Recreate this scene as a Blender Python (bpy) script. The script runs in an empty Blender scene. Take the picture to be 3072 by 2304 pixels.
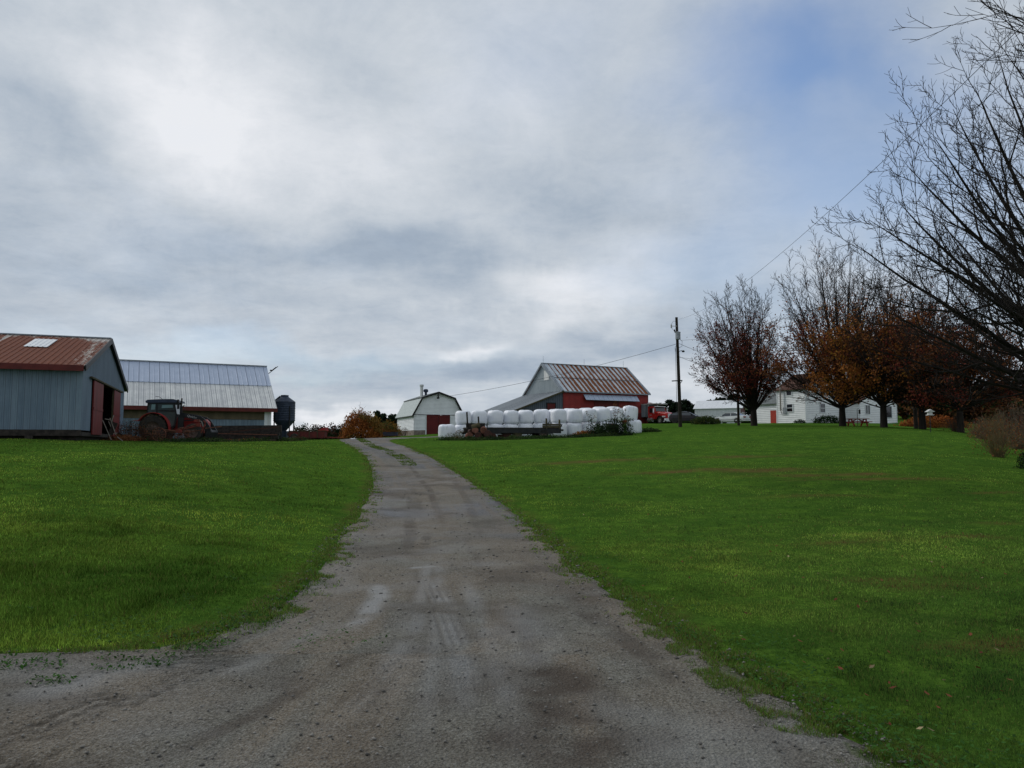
import bpy, math, random
import numpy as np
from math import radians, sin, cos, pi
from mathutils import Vector, Matrix

# ------------------------------------------------------------------ camera
SC = bpy.context.scene
COL = SC.collection
F_PX, PITCH, CAMZ = 2300.0, radians(4.55), 1.6
cam_d = bpy.data.cameras.new('camera'); cam = bpy.data.objects.new('camera', cam_d); COL.objects.link(cam)
cam_d.sensor_fit = 'HORIZONTAL'; cam_d.sensor_width = 36.0; cam_d.lens = 36.0*F_PX/3072.0
cam_d.clip_start = 0.1; cam_d.clip_end = 6000
cam.location = (0, 0, CAMZ); cam.rotation_euler = (pi/2+PITCH, 0, 0)
SC.camera = cam
SC.render.resolution_x = 1024; SC.render.resolution_y = 768
SC.view_settings.view_transform = 'Standard'; SC.view_settings.look = 'None'
SC.view_settings.exposure = 0.0; SC.view_settings.gamma = 1.0

SUN_AZ, SUN_EL = radians(-62), radians(36)      # left and ahead of the camera, behind cloud

def raydir(U, V):
    a = (U-1536.0)/F_PX; b = (1152.0-V)/F_PX
    return np.array([a, cos(PITCH)-b*sin(PITCH), sin(PITCH)+b*cos(PITCH)])
def at(U, V, Y):
    d = raydir(U, V); return np.array([0, 0, CAMZ])+d*(Y/d[1])

# ------------------------------------------------------------------ world
def N(nt, typ, **kw):
    n = nt.nodes.new(typ)
    for k, v in kw.items(): setattr(n, k, v)
    return n
def setin(nt, sock, v):
    if isinstance(v, bpy.types.NodeSocket): nt.links.new(v, sock)
    else: sock.default_value = v
def mth(nt, op, a, b=None, c=None, clamp=False):
    n = N(nt, 'ShaderNodeMath', operation=op); n.use_clamp = clamp
    setin(nt, n.inputs[0], a)
    if b is not None: setin(nt, n.inputs[1], b)
    if c is not None: setin(nt, n.inputs[2], c)
    return n.outputs[0]
def mixc(nt, f, a, b, mode='MIX'):
    n = N(nt, 'ShaderNodeMix', data_type='RGBA', blend_type=mode)
    setin(nt, n.inputs[0], f)
    for s, v in ((n.inputs[6], a), (n.inputs[7], b)):
        if isinstance(v, (tuple, list)) and len(v) == 3: v = (*v, 1)
        setin(nt, s, v)
    return n.outputs[2]
def noise(nt, vec, scale, detail=3, rough=0.55, out=0, dim='3D', dist=0.0):
    n = N(nt, 'ShaderNodeTexNoise', noise_dimensions=dim)
    if vec is not None: nt.links.new(vec, n.inputs['Vector'])
    n.inputs['Scale'].default_value = scale; n.inputs['Detail'].default_value = detail
    n.inputs['Roughness'].default_value = rough; n.inputs['Distortion'].default_value = dist
    return n.outputs[out]
def ramp(nt, f, lo, hi, a=0.0, b=1.0, smooth=True):
    n = N(nt, 'ShaderNodeMapRange', interpolation_type='SMOOTHSTEP' if smooth else 'LINEAR')
    setin(nt, n.inputs[0], f)
    for i, v in ((1, lo), (2, hi), (3, a), (4, b)): n.inputs[i].default_value = v
    return n.outputs[0]

W = bpy.data.worlds.new('World'); SC.world = W; W.use_nodes = True
nt = W.node_tree
for n in list(nt.nodes): nt.nodes.remove(n)
wo = N(nt, 'ShaderNodeOutputWorld'); bg = N(nt, 'ShaderNodeBackground'); bg.inputs[1].default_value = 0.1
nt.links.new(bg.outputs[0], wo.inputs[0])
sky = N(nt, 'ShaderNodeTexSky', sky_type='NISHITA'); sky.sun_disc = False
sky.sun_elevation = SUN_EL; sky.sun_rotation = SUN_AZ; sky.air_density = 1.0; sky.dust_density = 1.0
tc = N(nt, 'ShaderNodeTexCoord'); gen = tc.outputs['Generated']
sep = N(nt, 'ShaderNodeSeparateXYZ'); nt.links.new(gen, sep.inputs[0])
az = mth(nt, 'ARCTAN2', sep.outputs[0], sep.outputs[1]); el = mth(nt, 'ARCSINE', sep.outputs[2])
# clouds flatten towards the horizon: noise space is the cloud-deck plane softened
zz = mth(nt, 'ADD', mth(nt, 'MAXIMUM', sep.outputs[2], 0.0), 0.16)
cmb = N(nt, 'ShaderNodeCombineXYZ')
nt.links.new(mth(nt, 'DIVIDE', sep.outputs[0], zz), cmb.inputs[0]); nt.links.new(mth(nt, 'DIVIDE', sep.outputs[1], zz), cmb.inputs[1])
deck = cmb.outputs[0]
def svec(op, a, b=None, s=None):
    n = N(nt, 'ShaderNodeVectorMath', operation=op); setin(nt, n.inputs[0], a)
    if b is not None: setin(nt, n.inputs[1], b)
    if s is not None: setin(nt, n.inputs['Scale'], s)
    return n
ae = N(nt, 'ShaderNodeCombineXYZ'); nt.links.new(az, ae.inputs[0]); nt.links.new(el, ae.inputs[1])
w1 = svec('SUBTRACT', noise(nt, deck, 0.9, 3, 0.55, 1), (0.5, 0.5, 0.5)).outputs[0]
w2 = svec('SUBTRACT', noise(nt, gen, 9.0, 4, 0.6, 1), (0.5, 0.5, 0.5)).outputs[0]
P = svec('ADD', ae.outputs[0], svec('SCALE', w1, s=0.20).outputs[0]).outputs[0]
P = svec('ADD', P, svec('SCALE', w2, s=0.10).outputs[0]).outputs[0]
def blob(x, y, rx, ry):                   # x, y in a 2212 x 1659 sky chart, radii the same units
    d = raydir(x*1.3888, y*1.3888); d = d/np.linalg.norm(d)
    a, e = math.atan2(d[0], d[1]), math.asin(d[2])
    k = 1.3888/F_PX
    v = svec('MULTIPLY', svec('SUBTRACT', P, (a, e, 0)).outputs[0], (1/(rx*k), 1/(ry*k), 0)).outputs[0]
    return ramp(nt, svec('LENGTH', v).outputs['Value'], 0.0, 1.0, 1.0, 0.0)
def blobsum(lst):
    s = None
    for x, y, rx, ry, amp in lst:
        t = mth(nt, 'MULTIPLY', blob(x, y, rx, ry), amp)
        s = t if s is None else mth(nt, 'ADD', s, t)
    return s
tone = blobsum(SKY_TONE := [
    (370, 270, 280, 170, .40), (480, 130, 260, 130, .26), (130, 130, 260, 130, .18), (620, 330, 420, 200, .16), (60, 30, 400, 110, -.02), (60, 300, 160, 120, -.12),
    (120, 520, 460, 120, -.14), (560, 560, 420, 110, -.14), (900, 590, 340, 110, -.24), (350, 700, 700, 120, -.04),
    (1230, 640, 260, 90, .30), (1010, 735, 150, 50, .40), (1350, 560, 160, 120, .14), (800, 330, 560, 240, .12), (1000, 150, 400, 200, .06),
    (820, 770, 420, 60, -.22), (1060, 820, 400, 60, -.20), (1340, 740, 220, 70, -.14), (640, 900, 460, 55, .45),
    (1500, 840, 260, 80, .12), (1250, 400, 260, 130, -.06), (1280, 470, 240, 100, -.10), (1300, 870, 300, 60, .10), (1560, 660, 380, 120, -.14), (1750, 780, 300, 90, -.10)])
blue = blobsum([(1780, 110, 430, 240, 1.05), (1990, 300, 430, 250, .50), (1780, 420, 380, 180, .42), (1600, 330, 380, 330, .22), (1500, 560, 330, 110, .32),
                (1150, 120, 330, 160, .14), (2150, 560, 300, 260, .35), (2100, 40, 300, 130, -.30), (1830, 260, 130, 90, -.15),
                (600, 760, 700, 80, .25), (1650, 650, 250, 90, .25)])
n1 = noise(nt, deck, 1.1, 8, 0.60); n2 = noise(nt, deck, 3.0, 8, 0.66, dist=.25)
tone = mth(nt, 'ADD', tone, mth(nt, 'MULTIPLY', mth(nt, 'SUBTRACT', n1, 0.5), 0.42))
tone = mth(nt, 'ADD', tone, mth(nt, 'MULTIPLY', mth(nt, 'SUBTRACT', n2, 0.5), 0.34))
n3 = noise(nt, gen, 7.0, 9, 0.68, dist=.6); n4 = noise(nt, deck, 5.5, 8, .7, dist=.4)
tone = mth(nt, 'ADD', tone, mth(nt, 'MULTIPLY', mth(nt, 'SUBTRACT', n3, 0.5), 0.30))
tone = mth(nt, 'ADD', tone, mth(nt, 'MULTIPLY', mth(nt, 'ABSOLUTE', mth(nt, 'SUBTRACT', n4, 0.5)), -0.30))
tone = mth(nt, 'ADD', tone, 0.57, clamp=True)
cr = N(nt, 'ShaderNodeValToRGB'); nt.links.new(tone, cr.inputs[0])
e = cr.color_ramp.elements
e[0].position = 0.05; e[0].color = (.24, .31, .42, 1)
e[1].position = 0.97; e[1].color = (.82, .84, .88, 1)
m1 = e.new(0.35); m1.color = (.38, .45, .54, 1)
m2 = e.new(0.62); m2.color = (.57, .62, .68, 1)
cloud = mixc(nt, 1.0, cr.outputs[0], (10, 10, 10), 'MULTIPLY')
bl = mth(nt, 'ADD', blue, mth(nt, 'MULTIPLY', mth(nt, 'SUBTRACT', n1, 0.5), 0.5))
bl = ramp(nt, bl, 0.0, 1.15, 0.0, 0.95, False)
nish = mixc(nt, 1.0, sky.outputs[0], (1.38, 1.46, 1.60), 'MULTIPLY')
nt.links.new(mixc(nt, bl, cloud, nish), bg.inputs[0])

sun_d = bpy.data.lights.new('sun', 'SUN'); sun = bpy.data.objects.new('sun', sun_d); COL.objects.link(sun)
sun_d.energy = 1.5; sun_d.angle = radians(22); sun_d.color = (1.0, .96, .9)
sdir = Vector((sin(SUN_AZ)*cos(SUN_EL), cos(SUN_AZ)*cos(SUN_EL), sin(SUN_EL)))
sun.rotation_euler = sdir.to_track_quat('Z', 'Y').to_euler()

# ------------------------------------------------------------------ numpy noise
def _h(ix, iy, s):
    n = (ix.astype(np.int64)*374761393 + iy.astype(np.int64)*668265263 + s*974634777) & 0x7fffffff
    n = ((n ^ (n >> 13))*1274126177) & 0x7fffffff
    return ((n ^ (n >> 16)) & 0xffff)/65535.0
def vnoise(x, y, s=0):
    ix = np.floor(x); iy = np.floor(y); fx = x-ix; fy = y-iy
    fx = fx*fx*(3-2*fx); fy = fy*fy*(3-2*fy)
    a = _h(ix, iy, s); b = _h(ix+1, iy, s); c = _h(ix, iy+1, s); d = _h(ix+1, iy+1, s)
    return (a*(1-fx)+b*fx)*(1-fy)+(c*(1-fx)+d*fx)*fy
def fbm(x, y, s=0, o=4):
    t = 0; a = .5; n = 0
    for i in range(o):
        t = t+a*vnoise(x*2**i, y*2**i, s+i); n += a; a *= .5
    return t/n

# ------------------------------------------------------------------ terrain height
TY = [0, 6, 10, 15, 20, 25, 30, 35, 40, 46, 52, 58, 63, 70, 78, 88, 100, 115, 140, 200, 400, 1600]
TU = [-900, 0, 500, 900, 1050, 1250, 1400, 1650, 1900, 2100, 2400, 2650, 2900, 3100, 3700]
TZ = [
 [0, .05, .3, .6, .95, 1.4, 1.8, 2.0, 2.0, 1.95, 1.9, 1.9, 1.9, 1.9, 1.9, 1.9, 1.8, 1.6, 1.2, 0, -4, -20],
 [0, .05, .3, .6, .95, 1.4, 1.8, 1.97, 2.0, 1.95, 1.9, 1.9, 1.9, 1.9, 1.9, 1.9, 1.8, 1.6, 1.2, 0, -4, -20],
 [0, .03, .25, .5, .8, 1.15, 1.5, 1.68, 1.75, 1.80, 1.85, 1.88, 1.9, 1.9, 1.9, 1.9, 1.8, 1.5, 1.2, 0, -4, -20],
 [0, 0, .1, .2, .4, .75, 1.1, 1.4, 1.57, 1.72, 1.82, 1.9, 1.95, 2.0, 2.0, 1.9, 1.7, 1.5, 1.0, 0, -4, -20],
 [0, 0, 0, .05, .15, .4, .75, 1.05, 1.3, 1.55, 1.75, 1.95, 2.08, 2.18, 2.2, 2.2, 2.1, 1.9, 1.4, 0, -4, -20],
 [0, 0, 0, 0, .08, .3, .6, .9, 1.15, 1.45, 1.7, 1.9, 2.08, 2.27, 2.47, 2.70, 2.95, 3.0, 2.6, 1.0, -3, -20],
 [0, 0, 0, 0, .10, .3, .6, .9, 1.2, 1.5, 1.8, 2.05, 2.2, 2.4, 2.65, 2.95, 3.3, 3.5, 3.5, 2, -3, -20],
 [0, 0, 0, .05, .15, .4, .7, 1.0, 1.3, 1.65, 1.95, 2.15, 2.3, 2.65, 3.1, 3.6, 4.1, 4.3, 4.3, 3, -2, -20],
 [0, 0, .05, .10, .25, .5, .85, 1.2, 1.5, 1.85, 2.1, 2.3, 2.45, 2.9, 3.40, 3.85, 4.42, 4.65, 4.8, 4, -2, -20],
 [0, 0, .05, .10, .30, .6, .95, 1.3, 1.6, 1.95, 2.25, 2.5, 2.75, 3.1, 3.52, 3.9, 4.46, 4.7, 4.8, 4, -2, -20],
 [0, 0, .05, .15, .35, .65, 1.0, 1.35, 1.7, 2.1, 2.45, 2.8, 3.05, 3.33, 3.52, 3.9, 4.5, 4.7, 4.8, 4.5, 0, -20],
 [0, 0, .10, .20, .40, .7, 1.05, 1.4, 1.75, 2.15, 2.5, 2.8, 3.05, 3.3, 3.5, 3.85, 4.4, 5.0, 6.6, 10, 9, -20],
 [0, 0, .10, .20, .40, .65, .95, 1.3, 1.6, 1.95, 2.3, 2.55, 2.7, 2.75, 2.8, 3.1, 3.7, 4.9, 6.9, 10.5, 10, -20],
 [0, 0, .10, .20, .35, .55, .8, .95, 1.1, 1.25, 1.4, 1.5, 1.6, 1.8, 2.1, 2.5, 3.0, 3.8, 5.0, 7.0, 7, -20],
 [0, 0, .10, .20, .30, .45, .6, .75, .9, 1.0, 1.1, 1.3, 1.5, 1.8, 2.2, 2.6, 3.2, 4.0, 5.2, 7.5, 7, -20]]
_ty = np.log(np.array(TY)+6.0); _tu = (np.array(TU)-1536)/F_PX; _tz = np.array(TZ)
_gy = np.linspace(_ty[0], _ty[-1], 240); _gu = np.linspace(_tu[0], _tu[-1], 160)
_t1 = np.array([np.interp(_gy, _ty, r) for r in _tz])
_t2 = np.array([np.interp(_gu, _tu, _t1[:, j]) for j in range(len(_gy))]).T     # [u, y]
for _ in range(3):
    p = np.pad(_t2, 2, mode='edge'); _t2 = (p[:-4, 2:-2]+p[1:-3, 2:-2]+p[2:-2, 2:-2]+p[3:-1, 2:-2]+p[4:, 2:-2])/5
    p = np.pad(_t2, 1, mode='edge'); _t2 = (p[1:-1, :-2]+p[1:-1, 1:-1]+p[1:-1, 2:])/3
def H(x, y):
    x = np.asarray(x, float); y = np.asarray(y, float)
    yy = np.clip(y, 0, 1600); u = x/np.sqrt(yy*yy+36)
    fy = np.clip((np.log(yy+6)-_gy[0])/(_gy[1]-_gy[0]), 0, len(_gy)-1.001)
    fu = np.clip((u-_gu[0])/(_gu[1]-_gu[0]), 0, len(_gu)-1.001)
    i = fu.astype(int); j = fy.astype(int); a = fu-i; b = fy-j
    z = (_t2[i, j]*(1-a)+_t2[i+1, j]*a)*(1-b)+(_t2[i, j+1]*(1-a)+_t2[i+1, j+1]*a)*b
    amp = np.clip(yy/12, 0.15, 1)
    z = z+(fbm(x*.45, y*.45, 5, 3)-.5)*.10*amp
    return z
def h(x, y): return float(H(x, y))
def hit(U, V):                                      # where the ray through a pixel meets the ground
    d = raydir(U, V); ts = np.linspace(2, 140, 8000)/d[1]
    X = d[0]*ts; Y = d[1]*ts; Z = CAMZ+d[2]*ts
    k = np.nonzero(Z < H(X, Y))[0]
    return (X[k[0]], Y[k[0]]) if len(k) else (X[-1], Y[-1])

# ------------------------------------------------------------------ mesh helpers
class MB:
    def __init__(s): s.v = []; s.f = []; s.n = 0
    def add(s, vs, fs):
        vs = np.asarray(vs, float).reshape(-1, 3); s.v.append(vs)
        n = s.n; s.f += [tuple(int(i)+n for i in f) for f in fs]; s.n += len(vs); return s
    def box(s, lo, hi, M=None):
        x0, y0, z0 = lo; x1, y1, z1 = hi
        vs = np.array([(x0, y0, z0), (x1, y0, z0), (x1, y1, z0), (x0, y1, z0), (x0, y0, z1), (x1, y0, z1), (x1, y1, z1), (x0, y1, z1)], float)
        if M is not None: vs = np.array([tuple(M @ Vector(v)) for v in vs])
        return s.add(vs, [(0, 3, 2, 1), (4, 5, 6, 7), (0, 1, 5, 4), (1, 2, 6, 5), (2, 3, 7, 6), (3, 0, 4, 7)])
    def cbox(s, c, size, M=None):
        return s.box([c[i]-size[i]/2 for i in range(3)], [c[i]+size[i]/2 for i in range(3)], M)
    def bar(s, a, b, w, t, up=(0, 0, 1)):        # rectangular bar from a to b, w wide, t thick
        a = Vector(a); b = Vector(b); d = (b-a).normalized(); u = Vector(up)
        if abs(d.dot(u)) > .98: u = Vector((1, 0, 0))
        r = d.cross(u).normalized(); u = r.cross(d)
        vs = [p+r*sx*w/2+u*sz*t/2 for p in (a, b) for sx, sz in ((-1, -1), (1, -1), (1, 1), (-1, 1))]
        return s.add([tuple(v) for v in vs], [(0, 3, 2, 1), (4, 5, 6, 7), (0, 1, 5, 4), (1, 2, 6, 5), (2, 3, 7, 6), (3, 0, 4, 7)])
    def tube(s, pts, r, k=8, cap=True):
        pts = np.asarray(pts, float); n = len(pts)
        r = np.ones(n)*r if np.isscalar(r) else np.asarray(r, float)
        T = np.gradient(pts, axis=0); T /= np.linalg.norm(T, axis=1)[:, None]+1e-9
        ref = np.array([0, 0, 1.0]) if abs(T[:, 2]).mean() < .8 else np.array([1.0, 0, 0])
        A = np.cross(T, ref); A /= np.linalg.norm(A, axis=1)[:, None]+1e-9; B = np.cross(A, T)
        ang = np.arange(k)*2*pi/k
        vs = (pts[:, None]+r[:, None, None]*(np.cos(ang)[None, :, None]*A[:, None]+np.sin(ang)[None, :, None]*B[:, None])).reshape(-1, 3)
        fs = [(i*k+j, i*k+(j+1) % k, (i+1)*k+(j+1) % k, (i+1)*k+j) for i in range(n-1) for j in range(k)]
        if cap: fs += [tuple(range(k-1, -1, -1)), tuple((n-1)*k+j for j in range(k))]
        return s.add(vs, fs)
    def lathe(s, prof, k=24, c=(0, 0, 0), axis='z', a0=0, a1=2*pi):      # prof: (radius, height)
        full = abs(a1-a0-2*pi) < 1e-6; m = k if full else k+1
        vs = []
        for r, z in prof:
            for j in range(m):
                a = a0+(a1-a0)*j/k; p = (r*cos(a), r*sin(a), z)
                if axis == 'y': p = (p[0], p[2], p[1])
                if axis == 'x': p = (p[2], p[0], p[1])
                vs.append((p[0]+c[0], p[1]+c[1], p[2]+c[2]))
        fs = [(i*m+j, i*m+(j+1) % m, (i+1)*m+(j+1) % m, (i+1)*m+j) for i in range(len(prof)-1) for j in range(k)]
        return s.add(vs, fs)
    def prism(s, poly, a, b, plane='xz'):        # polygon extruded between a and b along the third axis
        def P(p, t):
            return {'xz': (p[0], t, p[1]), 'yz': (t, p[0], p[1]), 'xy': (p[0], p[1], t)}[plane]
        n = len(poly); vs = [P(p, a) for p in poly]+[P(p, b) for p in poly]
        return s.add(vs, [tuple(range(n)), tuple(range(2*n-1, n-1, -1))]+[(i, i+n, (i+1) % n+n, (i+1) % n) for i in range(n)])
    def quadgrid(s, V):                          # V: array [i, j, 3]
        V = np.asarray(V, float); a, b = V.shape[:2]
        return s.add(V.reshape(-1, 3), [(i*b+j, (i+1)*b+j, (i+1)*b+j+1, i*b+j+1) for i in range(a-1) for j in range(b-1)])
    def build(s, name, mat, parent=None, smooth=False, recalc=True):
        me = bpy.data.meshes.new(name)
        V = np.concatenate(s.v) if s.v else np.zeros((0, 3))
        me.from_pydata(V.tolist(), [], s.f); me.update()
        if recalc:
            import bmesh
            bm = bmesh.new(); bm.from_mesh(me); bmesh.ops.recalc_face_normals(bm, faces=bm.faces); bm.to_mesh(me); bm.free()
        o = bpy.data.objects.new(name, me); COL.objects.link(o)
        if mat: me.materials.append(mat)
        if smooth: me.polygons.foreach_set('use_smooth', [True]*len(me.polygons))
        if parent: o.parent = parent
        return o
def rawmesh(name, V, F, k, mat, parent=None, col=None, smooth=False):     # V (n,3) and F (m,k) as arrays, fast
    me = bpy.data.meshes.new(name); m = len(F)
    me.vertices.add(len(V)); me.vertices.foreach_set('co', np.asarray(V, np.float32).ravel())
    me.loops.add(m*k); me.loops.foreach_set('vertex_index', np.asarray(F, np.int32).ravel())
    me.polygons.add(m); me.polygons.foreach_set('loop_start', np.arange(m, dtype=np.int32)*k)
    me.update(calc_edges=True)
    if smooth: me.polygons.foreach_set('use_smooth', np.ones(m, bool))
    if col is not None:
        at_ = me.color_attributes.new('tint', 'FLOAT_COLOR', 'POINT')
        c = np.ones((len(V), 4), np.float32); c[:, :3] = col; at_.data.foreach_set('color', c.ravel())
    o = bpy.data.objects.new(name, me); COL.objects.link(o); me.materials.append(mat)
    if parent: o.parent = parent
    return o
def tag(o, label=None, cat=None, group=None, kind=None):
    for k, v in (('label', label), ('category', cat), ('group', group), ('kind', kind)):
        if v: o[k] = v
    return o
def thing(name, label, cat, loc=(0, 0, 0), rz=0.0, group=None):
    o = bpy.data.objects.new(name, None); COL.objects.link(o); o.empty_display_size = .3
    o.location = [float(c) for c in loc]; o.rotation_euler = (0, 0, rz)
    return tag(o, label, cat, group)
def copy_tree(o, parent=None):
    c = o.copy(); COL.objects.link(c); c.parent = parent
    for ch in list(o.children): copy_tree(ch, c)
    return c
ORD = ['first', 'second', 'third', 'fourth', 'fifth', 'sixth', 'seventh', 'eighth', 'ninth', 'tenth', 'eleventh', 'twelfth', 'thirteenth', 'fourteenth']

# ------------------------------------------------------------------ materials
def newmat(name):
    m = bpy.data.materials.new(name); m.use_nodes = True; nt = m.node_tree
    b = nt.nodes['Principled BSDF']; return m, nt, b
def oc(nt, scale=(1, 1, 1)):
    t = N(nt, 'ShaderNodeTexCoord'); mp = N(nt, 'ShaderNodeMapping'); mp.inputs['Scale'].default_value = scale
    nt.links.new(t.outputs['Object'], mp.inputs[0]); return mp.outputs[0]
def bump(nt, b, hgt, dist=.02, strength=.6):
    n = N(nt, 'ShaderNodeBump'); n.inputs['Distance'].default_value = dist; n.inputs['Strength'].default_value = strength
    nt.links.new(hgt, n.inputs['Height']); nt.links.new(n.outputs[0], b.inputs['Normal'])
def mat(name, c1, c2=None, rough=.6, scale=3.0, metal=0.0, bs=0.0, bd=.01, stretch=(1, 1, 1), spec=.22, lo=.35, hi=.65, detail=5):
    m, nt, b = newmat(name); v = oc(nt, stretch)
    if c2 is None: c2 = tuple(c*.72 for c in c1)
    n = noise(nt, v, scale, detail, .62)
    nt.links.new(mixc(nt, ramp(nt, n, lo, hi), c1, c2), b.inputs['Base Color'])
    b.inputs['Roughness'].default_value = rough; b.inputs['Metallic'].default_value = metal
    b.inputs['Specular IOR Level'].default_value = spec
    if bs: bump(nt, b, noise(nt, v, scale*4, 4, .6), bd, bs)
    return m
M = {}
M['steel_blue'] = mat('blue_grey_siding', (.155, .215, .275), (.115, .165, .215), .55, 1.3, 0, 0, stretch=(1, 1, .35))
M['steel_dark'] = mat('dark_grey_siding', (.075, .095, .125), (.055, .07, .095), .55, 1.0)
M['galv'] = mat('galvanised_sheet', (.40, .47, .60), (.33, .40, .52), .42, .7, .25, 0, stretch=(1, 1, 1))
M['galv_dull'] = mat('weathered_sheet', (.48, .49, .47), (.36, .37, .38), .6, 2.2, .1, 0, stretch=(2.5, .4, 1))
M['galv_dark'] = mat('galvanised_sheet_grey', (.27, .30, .33), (.20, .23, .26), .5, 1.5, .2)
M['gable_grey'] = mat('pale_grey_sheet', (.27, .31, .33), (.21, .245, .265), .55, 1.5, .1)
M['red_trim'] = mat('dark_red_trim', (.12, .022, .018), (.08, .015, .013), .6, 3)
M['red_door'] = mat('faded_red_door', (.17, .020, .018), (.11, .015, .014), .6, 2, stretch=(1, 1, .3))
M['garage_red'] = mat('deep_red_door', (.115, .012, .012), (.09, .010, .010), .55, 1)
M['bright_red'] = mat('bright_red_door', (.42, .05, .03), (.30, .035, .025), .55, 4)
M['tan_wall'] = mat('stained_tan_boards', (.13, .105, .065), (.085, .07, .045), .85, 1.5, stretch=(1, 1, .4))
def siding(name, c1, c2, course, z0, lap_shade, frac=.22):
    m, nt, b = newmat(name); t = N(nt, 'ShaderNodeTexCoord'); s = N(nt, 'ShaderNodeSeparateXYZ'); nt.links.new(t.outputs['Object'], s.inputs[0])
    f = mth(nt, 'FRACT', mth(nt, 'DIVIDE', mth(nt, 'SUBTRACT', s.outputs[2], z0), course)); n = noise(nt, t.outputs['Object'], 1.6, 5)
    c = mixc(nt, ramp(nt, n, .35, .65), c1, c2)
    g = mth(nt, 'MULTIPLY', ramp(nt, f, frac*.5, frac, 1, 0), ramp(nt, noise(nt, oc(nt, (.3, .3, 4)), 3, 3), .3, .6, .6, 1))      # shadow line under each board lap, painted into the colour
    nt.links.new(mixc(nt, g, c, lap_shade), b.inputs['Base Color']); b.inputs['Roughness'].default_value = .6; return m
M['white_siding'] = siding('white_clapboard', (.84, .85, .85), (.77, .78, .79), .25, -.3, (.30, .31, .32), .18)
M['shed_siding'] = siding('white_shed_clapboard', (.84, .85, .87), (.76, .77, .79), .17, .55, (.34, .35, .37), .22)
M['white_trim'] = mat('white_trim', (.72, .74, .75), (.62, .64, .66), .55, 4)
M['concrete'] = mat('stained_concrete', (.26, .22, .19), (.15, .12, .10), .9, 3, bs=.4)
M['shingle'] = mat('pale_grey_shingles', (.50, .54, .53), (.38, .42, .42), .9, 6, bs=.5, bd=.02)
M['shingle_dark'] = mat('grey_shingles', (.17, .19, .19), (.11, .12, .12), .9, 6, bs=.5)
M['shingle_brown'] = mat('brown_shingles', (.10, .05, .035), (.07, .035, .025), .9, 6)
M['wood_dark'] = mat('dark_weathered_wood', (.045, .037, .032), (.02, .017, .015), .9, 5, bs=.6, stretch=(1, 1, 1))
M['wood_pole'] = mat('creosoted_pole_wood', (.032, .027, .02), (.016, .013, .010), .9, 6, bs=.6, stretch=(3, 3, .3))
M['wood_moss'] = mat('mossy_old_boards', (.09, .075, .04), (.05, .045, .03), .95, 5, bs=.6)
M['black'] = mat('near_black', (.012, .012, .013), (.02, .019, .018), .5, 5)
M['black_steel'] = mat('black_painted_steel', (.012, .014, .015), (.025, .026, .026), .45, 3)
M['rust'] = mat('rusty_iron', (.20, .085, .055), (.10, .04, .028), .85, 7, bs=.5)
M['rust_dark'] = mat('dark_rusty_iron', (.07, .028, .02), (.035, .018, .014), .85, 7, bs=.5)
M['rust_red'] = mat('weathered_red_paint', (.26, .045, .035), (.13, .04, .028), .7, 5)
M['tractor_red'] = mat('dusty_red_paint', (.33, .025, .025), (.22, .03, .025), .45, 3)
M['truck_red'] = mat('glossy_red_paint', (.42, .022, .018), (.32, .02, .018), .25, 3)
M['tarp_red'] = mat('red_tarpaulin', (.17, .012, .014), (.11, .010, .012), .6, 1.5, bs=.4, bd=.05)
M['rubber'] = mat('dirty_tyre_rubber', (.028, .026, .024), (.05, .043, .035), .9, 6)
M['rim_grey'] = mat('dusty_steel_rim', (.30, .28, .25), (.18, .16, .14), .6, 6)
M['rim_rust'] = mat('dull_wheel_rim', (.14, .10, .08), (.09, .06, .05), .75, 6)
M['white_paint'] = mat('white_car_paint', (.66, .68, .68), (.60, .62, .63), .28, 2)
M['car_dark'] = mat('black_car_paint', (.008, .009, .012), (.02, .010, .010), .22, 1.5, spec=.3)
M['chrome'] = mat('bright_metal', (.55, .56, .57), (.42, .43, .44), .25, 4, .8)
M['plate'] = mat('plate_white', (.75, .76, .78), (.6, .6, .62), .5, 9)
M['lamp_red'] = mat('tail_lamp_red', (.25, .01, .01), None, .3)
M['lamp_clear'] = mat('lamp_glass', (.6, .6, .58), None, .2)
M['bin'] = mat('dark_galvanised_bin', (.040, .055, .085), (.028, .038, .06), .5, 3)
M['purple'] = mat('faded_dark_plastic', (.045, .04, .07), (.03, .028, .04), .6, 4)
M['pole_grey'] = mat('grey_transformer_paint', (.30, .32, .34), (.22, .24, .26), .5, 5)
M['insulator'] = mat('porcelain', (.45, .44, .42), None, .3)
M['table_red'] = mat('red_picnic_paint', (.36, .035, .03), (.22, .025, .022), .6, 4)
M['bird_white'] = mat('white_feeder_paint', (.6, .6, .58), None, .6)
M['lettering'] = mat('grey_lettering', (.45, .45, .45), None, .5)
def glassmat(name, c, rough=.08):
    m, nt, b = newmat(name)
    n = noise(nt, oc(nt), 2.0, 2); nt.links.new(mixc(nt, n, c, tuple(x*.5 for x in c)), b.inputs['Base Color'])
    b.inputs['Roughness'].default_value = rough; b.inputs['Specular IOR Level'].default_value = .8; return m
M['glass'] = glassmat('dark_window_glass', (.012, .014, .016))
M['glass_green'] = glassmat('green_cab_glass', (.075, .105, .10), .12)
M['glass_bright'] = glassmat('reflecting_glass', (.22, .36, .36), .2)
M['glass_car'] = glassmat('car_window_glass', (.03, .04, .05), .06)

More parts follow.
